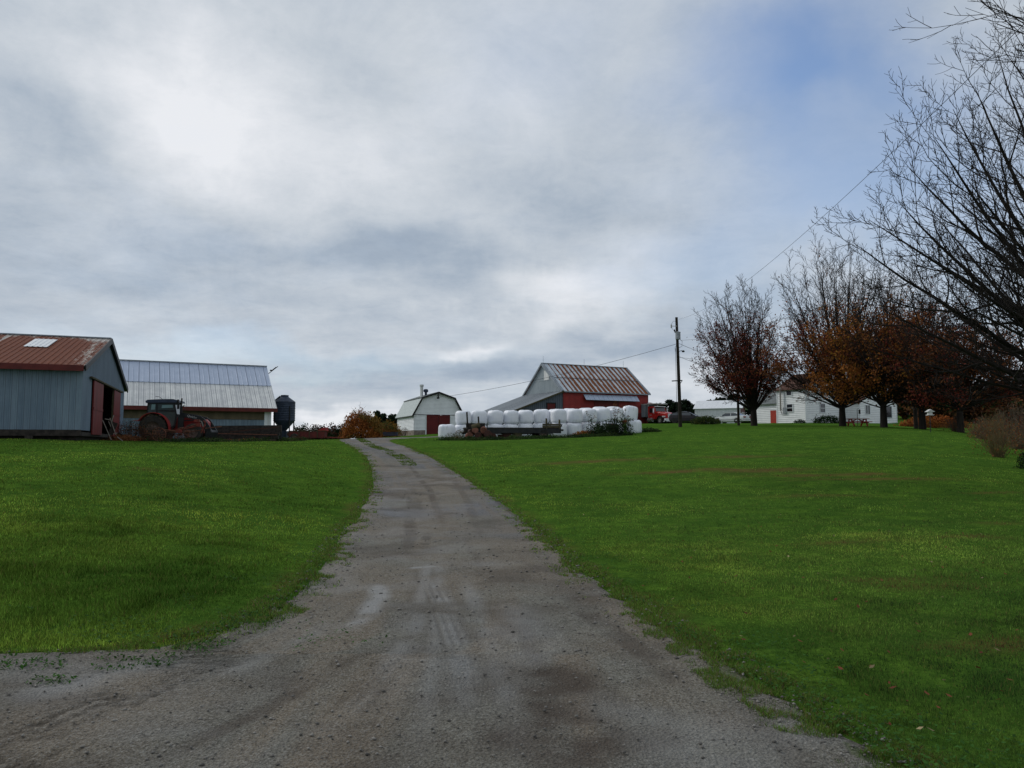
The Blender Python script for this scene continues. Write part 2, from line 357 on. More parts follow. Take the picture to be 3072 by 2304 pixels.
def seamed(name, c1, c2, pitch, seam, rough=.5, metal=0, frac=.12, axis=0, sc=1.3, cell=.10):
    # sheets 'pitch' wide, each its own shade, with a dark lap joint
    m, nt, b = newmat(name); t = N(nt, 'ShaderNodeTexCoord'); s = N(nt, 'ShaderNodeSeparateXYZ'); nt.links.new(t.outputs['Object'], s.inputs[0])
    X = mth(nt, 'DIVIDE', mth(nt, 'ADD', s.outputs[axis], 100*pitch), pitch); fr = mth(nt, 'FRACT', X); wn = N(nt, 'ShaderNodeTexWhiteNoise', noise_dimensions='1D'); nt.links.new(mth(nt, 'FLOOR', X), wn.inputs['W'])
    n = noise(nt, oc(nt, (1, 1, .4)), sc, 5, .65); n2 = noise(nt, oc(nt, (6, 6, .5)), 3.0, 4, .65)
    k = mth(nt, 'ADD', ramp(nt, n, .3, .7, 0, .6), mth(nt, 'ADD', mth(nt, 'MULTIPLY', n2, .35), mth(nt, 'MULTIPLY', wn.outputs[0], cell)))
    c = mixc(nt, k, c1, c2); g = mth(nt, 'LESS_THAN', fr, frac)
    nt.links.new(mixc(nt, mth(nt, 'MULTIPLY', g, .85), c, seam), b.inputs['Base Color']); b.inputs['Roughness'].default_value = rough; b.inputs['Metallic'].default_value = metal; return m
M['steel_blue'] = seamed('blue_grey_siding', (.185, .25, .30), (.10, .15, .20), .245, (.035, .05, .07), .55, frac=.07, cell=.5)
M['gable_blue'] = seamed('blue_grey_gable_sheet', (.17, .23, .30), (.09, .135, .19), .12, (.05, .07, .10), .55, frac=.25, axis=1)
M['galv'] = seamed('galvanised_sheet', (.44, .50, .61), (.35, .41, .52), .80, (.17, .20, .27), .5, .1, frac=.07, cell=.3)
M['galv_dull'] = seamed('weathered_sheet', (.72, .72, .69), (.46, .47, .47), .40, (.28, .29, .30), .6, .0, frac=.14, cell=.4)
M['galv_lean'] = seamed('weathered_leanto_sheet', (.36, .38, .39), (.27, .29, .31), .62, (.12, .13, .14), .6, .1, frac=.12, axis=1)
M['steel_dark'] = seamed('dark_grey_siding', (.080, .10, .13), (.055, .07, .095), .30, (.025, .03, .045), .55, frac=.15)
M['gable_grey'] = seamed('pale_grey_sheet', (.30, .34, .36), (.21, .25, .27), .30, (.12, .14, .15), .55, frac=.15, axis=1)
def rusty_roof(name, base, rustc, pitch, cover, streak=1.0, ychk=None, stripes=False):
    # object coords: x along the roof, z up; each sheet (pitch wide) has its own amount of rust
    m, nt, b = newmat(name); t = N(nt, 'ShaderNodeTexCoord'); s = N(nt, 'ShaderNodeSeparateXYZ'); nt.links.new(t.outputs['Object'], s.inputs[0])
    X = mth(nt, 'DIVIDE', s.outputs[0], pitch); cell = mth(nt, 'FLOOR', X); fr = mth(nt, 'FRACT', X)
    wn = N(nt, 'ShaderNodeTexWhiteNoise', noise_dimensions='1D'); nt.links.new(cell, wn.inputs['W'])
    c = N(nt, 'ShaderNodeCombineXYZ'); nt.links.new(s.outputs[0], c.inputs[0])
    nt.links.new(mth(nt, 'MULTIPLY', s.outputs[2], .35), c.inputs[1])
    n1 = noise(nt, c.outputs[0], 2.2, 5, .7); n2 = noise(nt, t.outputs['Object'], 6.0, 5, .7)
    r = mth(nt, 'ADD', mth(nt, 'MULTIPLY', n1, .55), mth(nt, 'MULTIPLY', n2, .45))
    if stripes:
        lap = mth(nt, 'ABSOLUTE', mth(nt, 'SUBTRACT', fr, .5))          # rust creeps from one side of each sheet lap
        r = mth(nt, 'ADD', r, mth(nt, 'MULTIPLY', mth(nt, 'SUBTRACT', fr, .45), .85))
        low = mth(nt, 'LESS_THAN', s.outputs[2], ychk)
        r = mth(nt, 'ADD', r, mth(nt, 'MULTIPLY', low, .09))
        r = mth(nt, 'ADD', r, mth(nt, 'MULTIPLY', mth(nt, 'SUBTRACT', wn.outputs[0], .5), .12))
        r = mth(nt, 'ADD', r, ramp(nt, s.outputs[0], .3, 3.2, -.28, 0))
        r = ramp(nt, r, .50, .62)
    else:
        lap = ramp(nt, mth(nt, 'ABSOLUTE', mth(nt, 'SUBTRACT', fr, .5)), .0, .16, 1, 0)          # pale band down the middle of some sheets
        lap = mth(nt, 'MULTIPLY', lap, mth(nt, 'GREATER_THAN', wn.outputs[0], .30))
        last = ramp(nt, s.outputs[0], -1.5, -.4, 0, 1)
        up = ramp(nt, s.outputs[2], ychk[0], ychk[1], 0, .22)
        w_ = mth(nt, 'ADD', mth(nt, 'ADD', mth(nt, 'MULTIPLY', lap, .31), mth(nt, 'MULTIPLY', last, .17)), up)
        r = ramp(nt, mth(nt, 'SUBTRACT', r, w_), .26, .34)
    rc = mixc(nt, ramp(nt, n2, .35, .65), rustc[0], rustc[1])
    bc = mixc(nt, ramp(nt, n1, .35, .65), base[0], base[1])
    fp = mth(nt, 'FRACT', mth(nt, 'DIVIDE', mth(nt, 'ADD', s.outputs[0], 100), .25 if not stripes else .80)); sm = mth(nt, 'LESS_THAN', fp, .10 if not stripes else .07)
    nt.links.new(mixc(nt, mth(nt, 'MULTIPLY', sm, .6), mixc(nt, r, bc, rc), (.05, .025, .02)), b.inputs['Base Color']); b.inputs['Specular IOR Level'].default_value = .15
    nt.links.new(ramp(nt, r, 0, 1, .45, .9), b.inputs['Roughness'])
    nt.links.new(ramp(nt, r, 0, 1, .25, 0), b.inputs['Metallic'])
    return m
M['roof_shed'] = rusty_roof('rusty_shed_roof', ((.40, .36, .31), (.33, .31, .29)), ((.165, .050, .024), (.105, .031, .018)), 1.0, .7, ychk=(4.75, 5.4))
M['roof_barn'] = rusty_roof('rust_striped_barn_roof', ((.48, .53, .57), (.34, .39, .43)), ((.23, .078, .026), (.12, .042, .020)), .80, .5, ychk=7.05, stripes=True)
def redboards():
    m, nt, b = newmat('peeling_red_boards'); v = oc(nt, (.35, .35, 5)); v2 = oc(nt, (1, 1, 1))
    n = noise(nt, v, 1.6, 6, .7); big = noise(nt, v2, .35, 2)
    wear = ramp(nt, mth(nt, 'ADD', mth(nt, 'MULTIPLY', n, .75), mth(nt, 'MULTIPLY', big, .35)), .66, .72)
    c = mixc(nt, ramp(nt, noise(nt, v2, 1.2, 4), .35, .65), (.27, .020, .016), (.20, .015, .013))
    nt.links.new(mixc(nt, mth(nt, 'MULTIPLY', wear, .75), c, (.36, .22, .19)), b.inputs['Base Color'])
    b.inputs['Roughness'].default_value = .75; return m
M['red_boards'] = redboards()
def tintmat(name, rough=.6, transl=.35, spec=.25, var=.0):
    m, nt, b = newmat(name); a = N(nt, 'ShaderNodeAttribute', attribute_name='tint')
    nt.links.new(a.outputs['Color'], b.inputs['Base Color']); b.inputs['Roughness'].default_value = rough
    b.inputs['Specular IOR Level'].default_value = spec
    if transl:
        t = N(nt, 'ShaderNodeBsdfTranslucent'); nt.links.new(a.outputs['Color'], t.inputs[0])
        mx = N(nt, 'ShaderNodeMixShader'); mx.inputs[0].default_value = transl
        nt.links.new(b.outputs[0], mx.inputs[1]); nt.links.new(t.outputs[0], mx.inputs[2])
        nt.links.new(mx.outputs[0], nt.nodes['Material Output'].inputs[0])
    return m
M['leaf'] = tintmat('leaf_tints', .8, .3, .1)
M['grass'] = tintmat('grass_tints', .9, .3, .0)
M['stone'] = tintmat('stone_tints', .9, 0, .2)
M['bark'] = mat('dark_bark', (.026, .021, .017), (.012, .010, .008), .95, 4, bs=.8, bd=.03, stretch=(1, 1, .3))
M['brush'] = mat('brown_brush_twig', (.13, .10, .07), (.07, .05, .035), .9, 2)
M['twig'] = mat('dark_twig', (.024, .019, .016), (.014, .011, .010), .9, 3)
M['twig_pale'] = mat('yellowish_twig', (.16, .12, .05), (.09, .07, .035), .9, 3)
def balemat():
    m, nt, b = newmat('white_bale_wrap'); v = oc(nt, (1, 1, .12)); v2 = oc(nt)
    n = noise(nt, v, 7, 4, .6)
    c = mixc(nt, ramp(nt, noise(nt, v2, 1.3, 4), .4, .7), (.80, .82, .86), (.70, .73, .80))
    dirt = ramp(nt, noise(nt, oc(nt, (1, 1, .25)), 3.5, 6, .75), .58, .74)
    nt.links.new(mixc(nt, mth(nt, 'MULTIPLY', dirt, .6), c, (.28, .30, .30)), b.inputs['Base Color'])
    b.inputs['Roughness'].default_value = .38; b.inputs['Specular IOR Level'].default_value = .5
    bump(nt, b, n, .07, .8); return m
M['bale'] = balemat()

# ------------------------------------------------------------------ wall and roof sheets (local x along, z up, wall faces -y)
def clap(mb, x0, x1, z0, ztop, course=.24, lip=.045, y=0.0, xform=None):
    """lapped boards: ztop(x) may slope (gable) - boards are cut to the outline"""
    zt = ztop if callable(ztop) else (lambda x: ztop)
    xs = np.linspace(x0, x1, 41 if callable(ztop) else 3)
    top = max(zt(x) for x in xs); k = 0; z = z0
    while z < top-1e-4:
        z2 = min(z+course, top)
        segs = [x for x in xs if zt(x) > z+1e-3]
        if len(segs) > 1:
            a, b_ = min(segs), max(segs)
            if not callable(ztop) or (zt(a) >= z2 and zt(b_) >= z2): az, bz = z2, z2; pa, pb = a, b_
            else: az, bz = z2, z2; seg2 = [x for x in xs if zt(x) > z2-1e-3]; pa, pb = (min(seg2), max(seg2)) if seg2 else ((a+b_)/2-.01, (a+b_)/2+.01)
            V = [(a, y-lip, z), (b_, y-lip, z), (pb, y-.002, z2), (pa, y-.002, z2), (a, y, z), (b_, y, z)]
            mb.add([xform(*p) for p in V] if xform else V, [(0, 1, 2, 3), (4, 5, 1, 0)])
        z = z2
def ribs(mb, x0, x1, fz0, fz1, pitch=.23, hgt=.03, w=.06, xform=None):
    """ribbed sheet between curves: at each x the sheet runs from fz0(x) to fz1(x); profile stands out of the plane by hgt"""
    f0 = fz0 if callable(fz0) else (lambda x: fz0); f1 = fz1 if callable(fz1) else (lambda x: fz1)
    xs = []; ds = []; x = x0
    while x < x1-1e-6:
        for dx, d in ((0, 0), (pitch-w*1.6, 0), (pitch-w*1.2, hgt), (pitch-w*.4, hgt)):
            if x+dx <= x1: xs.append(x+dx); ds.append(d)
        x += pitch
    xs.append(x1); ds.append(0)
    V = []
    for x, d in zip(xs, ds):
        V.append([(x, -d, f0(x)), (x, -d, max(f0(x)+.001, f1(x)))])
    V = np.array(V)
    if xform: V = np.array([[xform(*p) for p in r] for r in V])
    mb.quadgrid(V)
def slope(mb, x0, x1, lo, hi, pitch=.23, hgt=.03, w=.06, thick=.06, skew=None):
    """roof plane with ribs; lo=(y,z) at the eave, hi=(y,z) at the ridge, ribs run up the slope"""
    L = math.hypot(hi[0]-lo[0], hi[1]-lo[1]); ty, tz = (hi[0]-lo[0])/L, (hi[1]-lo[1])/L
    ny, nz = -tz, ty
    if nz < 0: ny, nz = -ny, -nz
    def xf(x, d, s): return (x, lo[0]+ty*s+ny*(-d), lo[1]+tz*s+nz*(-d))
    ribs(mb, x0, x1, 0.0, L, pitch, hgt, w, xf)
    # underside and edges
    P = [xf(x0, thick, 0), xf(x1, thick, 0), xf(x1, thick, L), xf(x0, thick, L), xf(x0, .002, 0), xf(x1, .002, 0), xf(x1, .002, L), xf(x0, .002, L)]
    mb.add(P, [(0, 3, 2, 1), (0, 1, 5, 4), (1, 2, 6, 5), (2, 3, 7, 6), (3, 0, 4, 7)])
def window(parent, x, z, w, hgt, fy=-.02, face='y', fmat='white_trim', cross=1, pane='glass', mull=0):
    f = MB(); g = MB(); t = .09
    def put(mb, a, b):
        if face == 'y': mb.box((a[0], fy-.07, a[1]), (b[0], fy+.04, b[1]))
        elif face == 'x': mb.box((fy-.07, a[0], a[1]), (fy+.04, b[0], b[1]))
        else: mb.box((fy-.04, a[0], a[1]), (fy+.07, b[0], b[1]))
    put(f, (x-t, z-t), (x, z+hgt+t)); put(f, (x+w, z-t), (x+w+t, z+hgt+t)); put(f, (x, z-t), (x+w, z)); put(f, (x, z+hgt), (x+w, z+hgt+t))
    if cross: put(f, (x, z+hgt/2-.035), (x+w, z+hgt/2+.035))
    if mull: put(f, (x+w/2-.035, z), (x+w/2+.035, z+hgt))
    wn = f.build('window', M[fmat], parent)
    if face == 'y': g.box((x, fy-.01, z), (x+w, fy+.03, z+hgt))
    elif face == 'x': g.box((fy-.01, x, z), (fy+.03, x+w, z+hgt))
    else: g.box((fy-.03, x, z), (fy+.01, x+w, z+hgt))
    g.build('pane', M[pane], wn)
    return wn

# ------------------------------------------------------------------ ground and driveway
LX = [(-30, -30), (-12, -16), (2, -14), (5.0, -9), (5.75, -5.0), (5.9, -3.9), (6.1, -2.95), (6.6, -2.58), (7.33, -2.45), (8.2, -2.46), (9.4, -2.5), (10.9, -2.7), (12.7, -2.95), (14.6, -3.2), (17, -3.46),
      (19.7, -3.8), (24, -4.36), (28.3, -5.2), (34.8, -6.6), (44.7, -9.3), (52, -11.4), (58, -13.0), (64, -14.5), (68, -15.2), (72, -15.8), (74, -14)]
RX = [(-30, 12), (-12, 5), (0, 2.7), (3, 2.25), (4.47, 2.0), (5.4, 1.82), (6.7, 1.55), (8.6, 1.17), (10.5, .90), (12.4, .70), (16, .42), (20.9, -.32), (26.6, -1.4), (33.4, -2.95), (43, -5.3),
      (52, -7.8), (58, -9.2), (63, -9.8), (67, -8.8), (69.0, -5.2), (70.5, 0), (74, 4)]
def lx(y): return np.interp(y, [p[0] for p in LX], [p[1] for p in LX])
def rx(y): return np.interp(y, [p[0] for p in RX], [p[1] for p in RX])
def edge_n(y, s): return (fbm(y*.30, y*0+s, 31, 3)-.5)*.14+(fbm(y*3.5, y*0+s, 35, 3)-.5)*.13*np.clip(1.2-y/30, .2, 1)
def inside(x, y):                                    # metres inside the driveway (negative outside)
    d = np.minimum(x-(lx(y)+edge_n(y, 2)), rx(y)+edge_n(y, 9)-x)
    return np.where(y > 73.5, -1, d)
ys = np.concatenate([np.arange(-30, 0, 1.0), np.arange(0, 20, .25), 20*1.014**np.arange(0, 200)]); ys = np.append(ys[ys < 320], [330, 400, 520, 700, 1000, 1600, 2600])
us = np.tan(np.linspace(-1.19, 1.19, 300))
Xg = us[None, :]*(np.maximum(ys, 0)[:, None]*.55+12); Yg = np.repeat(ys[:, None], len(us), 1)
Zg = H(Xg, np.minimum(Yg, 1600)); Zg = Zg-.07*np.clip(inside(Xg, Yg)/.25, 0, 1)
Zg = np.where(Yg < 0, Zg, Zg)
a, b = Xg.shape; idx = np.arange(a*b).reshape(a, b)
F = np.stack([idx[:-1, :-1], idx[:-1, 1:], idx[1:, 1:], idx[1:, :-1]], -1).reshape(-1, 4)
def groundmat():
    m, nt, b_ = newmat('lawn_turf'); v = oc(nt); 
    n1 = noise(nt, v, .16, 4, .6); n2 = noise(nt, v, 1.3, 5, .65); n3 = noise(nt, v, 14, 5, .75); n4 = noise(nt, v, 60, 3, .8)
    c = mixc(nt, ramp(nt, n1, .38, .62), (.060, .135, .020), (.044, .098, .016))
    c = mixc(nt, ramp(nt, n2, .40, .68), c, (.100, .195, .024))
    c = mixc(nt, mth(nt, 'MULTIPLY', ramp(nt, n3, .42, .62), .75), c, (.028, .070, .010))
    c = mixc(nt, mth(nt, 'MULTIPLY', ramp(nt, n4, .55, .7), .4), c, (.13, .19, .045))
    n5 = noise(nt, v, 3.2, 5, .7); c = mixc(nt, mth(nt, 'MULTIPLY', ramp(nt, n5, .44, .60), .4), c, (.030, .075, .010))
    A = N(nt, 'ShaderNodeAttribute', attribute_name='dry')
    c = mixc(nt, mth(nt, 'MULTIPLY', A.outputs['Fac'], ramp(nt, n3, .35, .55)), c, (.13, .075, .035))
    nt.links.new(c, b_.inputs['Base Color']); b_.inputs['Roughness'].default_value = 1; b_.inputs['Specular IOR Level'].default_value = .0
    bump(nt, b_, mth(nt, 'ADD', mth(nt, 'MULTIPLY', n3, .7), mth(nt, 'MULTIPLY', n4, .3)), .08, .8); return m
M['turf'] = groundmat()
V = np.stack([Xg, Yg, Zg], -1).reshape(-1, 3)
ground = rawmesh('ground', V, F, 4, M['turf'], smooth=True); tag(ground, kind='structure')
def dryness(x, y):
    """worn and reddish spots of the lawn (world positions)"""
    d = np.zeros_like(x)
    for U, Vv, rx_, ry_ in ((1785, 1383, 2.6, 1.0), (2150, 1408, 2.6, .9), (2250, 1412, 2.0, .8), (2480, 1425, 2.4, .7), (2640, 1437, 2.2, .6), (2430, 1487, 1.2, .5), (2975, 1478, .8, .3),
                          (3000, 1570, .6, .3), (2540, 1625, .7, .3), (2700, 1740, .8, .3), (3000, 1940, .5, .3), (450, 1408, .7, .5), (2230, 1370, 2, .8), (2900, 1610, .6, .3), (2760, 1760, .7, .4)):
        px, py = hit(U, Vv); wb = (fbm(x*1.2, y*1.2, 66, 3)-.5)*1.4; e = ((x-px)/rx_+wb)**2+((y-py)/(ry_*.7)+wb)**2; d = np.maximum(d, (1.0 if py > 22 else .6)*np.exp(-e*1.3))
    ins = inside(x, y); d = np.maximum(d, np.clip(1-np.abs(ins+.10)/.25, 0, 1)*.6*np.clip((fbm(x*1.5, y*1.5, 77, 3)-.45)*5, 0, 1))
    return np.clip(d*(.4+1.2*fbm(x*1.7, y*1.7, 40, 3)), 0, 1)
da = ground.data.attributes.new('dry', 'FLOAT', 'POINT'); da.data.foreach_set('value', dryness(V[:, 0], V[:, 1]).astype(np.float32))

# driveway: its own sheet, finer near the camera
yd = np.concatenate([np.arange(-28, 0, 1.0), np.arange(0, 3, .12), np.arange(3, 12, .028), 12*1.0032**np.arange(0, 600)]); yd = yd[yd < 74]
def seglist(pts): return [hit(p[0]*1.3888, p[1]*1.3888) for p in pts]
def dist_poly(x, y, pts):
    best = np.full(x.shape, 1e9); tt = np.zeros(x.shape); acc = 0
    for (ax, ay), (bx, by) in zip(pts[:-1], pts[1:]):
        dx, dy = bx-ax, by-ay; L = math.hypot(dx, dy)
        t = np.clip(((x-ax)*dx+(y-ay)*dy)/(L*L), 0, 1)
        cx, cy = ax+dx*t, ay+dy*t; d = np.hypot(x-cx, y-cy)
        sgn = np.sign((x-ax)*dy-(y-ay)*dx); m_ = d < np.abs(best)
        best = np.where(m_, d*sgn, best); tt = np.where(m_, acc+t*L, tt); acc += L
    return best, tt
tt_ = np.linspace(0, 1, 430); L_ = lx(yd)+edge_n(yd, 2); R_ = rx(yd)+edge_n(yd, 9)
wn_ = np.clip(L_, -12, None) if False else L_
Xd = L_[:, None]+(R_-L_)[:, None]*tt_[None, :]
# concentrate columns in the visible part where the yard flares far to the left
Yd = np.repeat(yd[:, None], len(tt_), 1)
DI = np.minimum(Xd-L_[:, None], R_[:, None]-Xd)
dust = np.zeros_like(Xd); wet = np.zeros_like(Xd); tread = np.zeros_like(Xd); moss = np.zeros_like(Xd)
def near(pts, w):
    q = seglist(pts); d, t = dist_poly(Xd, Yd, q); tot = sum(math.hypot(b[0]-a[0], b[1]-a[1]) for a, b in zip(q[:-1], q[1:])); wob = .75+.5*fbm(Xd*1.6, Yd*1.6, 44, 3)
    return np.clip(1-np.abs(d)/w, 0, 1)*np.clip((t+.02)/(.22*tot)*wob, 0, 1)*np.clip((tot+.02-t)/(.22*tot)*wob, 0, 1), d, t
big = fbm(Xd*.8, Yd*.8, 11, 4); mid = fbm(Xd*2.6, Yd*2.6, 12, 4)
for pts, w, amp in (([(815, 1255), (820, 1290), (790, 1330), (740, 1360), (700, 1372)], .16, 1.1), ([(880, 1228), (950, 1222)], .12, .9),
                    ([(925, 1240), (950, 1290), (975, 1350), (1000, 1450), (1015, 1560)], .17, .75), ([(0, 1515), (200, 1470), (420, 1425)], .30, .75),
                    ([(900, 1300), (880, 1400), (820, 1560)], .22, .30), ([(1100, 1300), (1180, 1400), (1080, 1440), (1000, 1420)], .30, .45),
                    ([(1000, 1215), (1110, 1225)], .5, .35), ([(40, 1540), (300, 1500), (600, 1430)], .8, .30), ([(930, 1330), (1020, 1340), (1180, 1400)], .30, .35), ([(930, 1190), (900, 1350), (800, 1500), (640, 1659)], .13, .5), ([(950, 1190), (940, 1400), (900, 1659)], .12, .45), ([(1000, 1240), (1080, 1450), (1130, 1659)], .14, .45), ([(0, 1600), (250, 1520), (520, 1440), (760, 1330)], .16, .45)):
    m_, _, _ = near(pts, w); dust = np.maximum(dust, amp*np.clip(m_*1.3, 0, 1)*np.clip((mid-.22)*2.6, 0, 1.1))
for pts, w, amp in (([(1180, 1430), (1250, 1560), (1300, 1640)], .42, .9), ([(990, 1480), (1250, 1520)], .25, .4), ([(870, 1210), (890, 1160), (880, 1100)], .16, .6), ([(700, 1560), (900, 1640)], .4, .35),
                    ([(1220, 1290), (1420, 1430), (1480, 1500)], .16, .6), ([(1300, 1540), (1450, 1620)], .35, .5), ([(915, 1180), (925, 1150)], .12, .6), ([(780, 1470), (820, 1500)], .18, .5), ([(1080, 1560), (1180, 1600), (1330, 1659)], .35, .9), ([(880, 1000), (930, 1060), (960, 1140)], .14, .6), ([(960, 1000), (1010, 1080), (1050, 1180)], .14, .4), ([(300, 1659), (560, 1540), (800, 1400)], .10, .6), ([(1250, 1640), (1180, 1480), (1120, 1330)], .10, .5)):
    m_, _, _ = near(pts, w); wet = np.maximum(wet, amp*np.clip(m_*1.8, 0, 1)*np.clip((mid-.18)*3, 0, 1.2))
brown = np.clip((big-.42)*4, 0, 1)*.8; wet = np.maximum(wet, np.clip((fbm(Xd*1.3, Yd*1.3, 27, 4)-.52)*5, 0, 1)*.55); strk = fbm((Xd-.5*(L_+R_)[:, None]*(Yd > 6))*2.4, Yd*.16, 29, 4); brown = np.maximum(brown, np.clip((strk-.47)*5, 0, 1)*.9); wet = np.maximum(wet, np.clip((.40-strk)*5, 0, 1)*.5); dust = np.maximum(dust, np.clip((fbm(Xd*.9+5, Yd*.9, 28, 4)-.56)*5, 0, 1)*.35)
for pts, w, amp in (([(850, 990), (900, 1040), (950, 1110), (960, 1180), (975, 1240)], .75, .95), ([(1160, 1150), (1290, 1290), (1500, 1440), (1640, 1560)], .33, .9), ([(0, 1440), (300, 1412), (560, 1345)], .30, .9),
                    ([(600, 1500), (900, 1560)], .5, .5)):
    m_, _, _ = near(pts, w); brown = np.maximum(brown, amp*np.clip(m_*1.4, 0, 1)*np.clip((mid-.1)*1.8, 0, 1))
for pts, w, gap in (([(-60, 1700), (60, 1625), (200, 1545), (330, 1480), (450, 1425), (560, 1392)], .32, .115), ([(-60, 1640), (120, 1560), (300, 1490)], .24, .115), ([(930, 1260), (965, 1340), (1000, 1440), (1020, 1540)], .15, .075), ([(640, 1659), (760, 1520), (850, 1420)], .2, .10)):
    m_, d, t = near(pts, w); lug = (np.mod(d/gap, 1) < .45).astype(float)
    if gap > .11: lug = lug*(np.mod(t/.16+np.abs(d)*6, 1) < .8)
    tread = np.maximum(tread, lug*np.clip(m_*2.5, 0, 1)*np.clip((mid-.30)*4, 0, 1)*(1.0 if w > .22 else .35))
moss_m, dm, _ = near([(745, 946), (800, 962), (845, 978), (872, 992), (885, 1005)], .42); 
moss = np.clip(moss_m*2, 0, 1)*(fbm(Xd*1.8, Yd*1.8, 15, 3) > .42)
moss = np.maximum(moss*np.clip((fbm(Xd*5, Yd*5, 18, 3)-.3)*4, 0, 1), (DI < .25)*(fbm(Xd*5, Yd*5, 16, 3) > .6)*.6)
Zd = H(Xd, Yd)-.055*np.clip(1-DI/.22, 0, 1)+(fbm(Xd*9, Yd*9, 21, 3)-.5)*.012*np.clip(8/np.maximum(Yd, 4), .3, 1)+(fbm(Xd*38, Yd*38, 23, 2)-.5)*.007
Zd = Zd-.016*tread-.012*np.clip(wet, 0, 1)
a, b = Xd.shape; idx = np.arange(a*b).reshape(a, b)
F = np.stack([idx[:-1, :-1], idx[:-1, 1:], idx[1:, 1:], idx[1:, :-1]], -1).reshape(-1, 4)
def gravelmat():
    m, nt, b_ = newmat('packed_gravel'); v = oc(nt)
    n1 = noise(nt, v, .7, 5, .6); n2 = noise(nt, v, 5, 5, .7); n3 = noise(nt, v, 40, 4, .8); n5 = noise(nt, v, 130, 2, .7)
    vo = N(nt, 'ShaderNodeTexVoronoi'); vo.inputs['Scale'].default_value = 55; nt.links.new(v, vo.inputs['Vector'])
    A = [N(nt, 'ShaderNodeAttribute', attribute_name=k).outputs['Fac'] for k in ('dust', 'wet', 'brown', 'moss', 'blueg', 'tread')]
    c = mixc(nt, ramp(nt, n1, .35, .65), (.150, .144, .116), (.100, .095, .078))
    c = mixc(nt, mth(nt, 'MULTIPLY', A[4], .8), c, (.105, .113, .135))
    c = mixc(nt, mth(nt, 'MULTIPLY', A[2], .85), c, (.168, .132, .090))
    c = mixc(nt, mth(nt, 'MULTIPLY', ramp(nt, n2, .45, .66), .45), c, (.075, .062, .045))
    c = mixc(nt, mth(nt, 'MULTIPLY', ramp(nt, n3, .50, .66), .75), c, (.25, .245, .225))
    c = mixc(nt, mth(nt, 'MULTIPLY', ramp(nt, n3, .50, .36), .8), c, (.030, .027, .023))
    c = mixc(nt, mth(nt, 'MULTIPLY', ramp(nt, n5, .52, .66), .5), c, (.30, .29, .27))
    c = mixc(nt, mth(nt, 'MULTIPLY', A[1], .85), c, (.055, .042, .032))
    c = mixc(nt, mth(nt, 'MULTIPLY', A[0], .55), c, (.33, .34, .345))
    c = mixc(nt, mth(nt, 'MULTIPLY', A[3], .85), c, (.055, .085, .018))
    c = mixc(nt, mth(nt, 'MULTIPLY', A[5], .8), c, (.05, .042, .032))
    nt.links.new(c, b_.inputs['Base Color']); b_.inputs['Roughness'].default_value = .92; b_.inputs['Specular IOR Level'].default_value = .2
    hh = mth(nt, 'ADD', mth(nt, 'MULTIPLY', n3, .6), mth(nt, 'MULTIPLY', vo.outputs['Distance'], .5))
    bump(nt, b_, hh, .03, .9); return m
M['gravel'] = gravelmat()
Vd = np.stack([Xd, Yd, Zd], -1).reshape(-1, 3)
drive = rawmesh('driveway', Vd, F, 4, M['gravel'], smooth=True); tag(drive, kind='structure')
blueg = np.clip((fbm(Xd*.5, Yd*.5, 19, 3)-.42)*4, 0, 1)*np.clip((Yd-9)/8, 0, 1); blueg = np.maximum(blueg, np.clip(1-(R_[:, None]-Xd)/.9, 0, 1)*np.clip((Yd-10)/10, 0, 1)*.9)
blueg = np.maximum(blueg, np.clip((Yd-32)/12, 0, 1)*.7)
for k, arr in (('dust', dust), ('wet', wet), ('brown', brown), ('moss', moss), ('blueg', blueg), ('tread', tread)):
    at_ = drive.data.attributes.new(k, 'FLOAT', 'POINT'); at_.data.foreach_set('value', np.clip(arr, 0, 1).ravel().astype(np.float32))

# ------------------------------------------------------------------ grass, weeds, stones and fallen leaves
rs = np.random.RandomState(7)
def blades(name, n, y0, y1, hfun, colfun, keep, label, cat, width=.0012, wmin=.0045, umax=.86, lean=.5):
    y = y0*np.exp(rs.rand(n)**1.0*math.log(y1/y0)); u = (rs.rand(n)*2-1)*umax; x = u*y
    k = keep(x, y); x, y = x[k], y[k]; n = len(x)
    z = H(x, y)-.01; hh = hfun(x, y)*(.55+.9*rs.rand(n)); w = np.maximum(wmin, width*y)*(.7+.6*rs.rand(n))
    a = rs.rand(n)*2*pi; ln = hh*lean*(rs.rand(n)*1.3); dx, dy = np.cos(a)*ln, np.sin(a)*ln
    b = rs.rand(n)*pi; wx, wy = np.cos(b)*w/2, np.sin(b)*w/2
    V = np.empty((n, 3, 3)); V[:, 0] = np.stack([x-wx, y-wy, z], 1); V[:, 1] = np.stack([x+wx, y+wy, z], 1); V[:, 2] = np.stack([x+dx, y+dy, z+hh], 1)
    c = colfun(x, y, n); c = np.repeat(c[:, None, :], 3, 1)
    o = rawmesh(name, V.reshape(-1, 3), np.arange(3*n).reshape(-1, 3), 3, M['grass'], col=c.reshape(-1, 3))
    return tag(o, label, cat, kind='stuff')
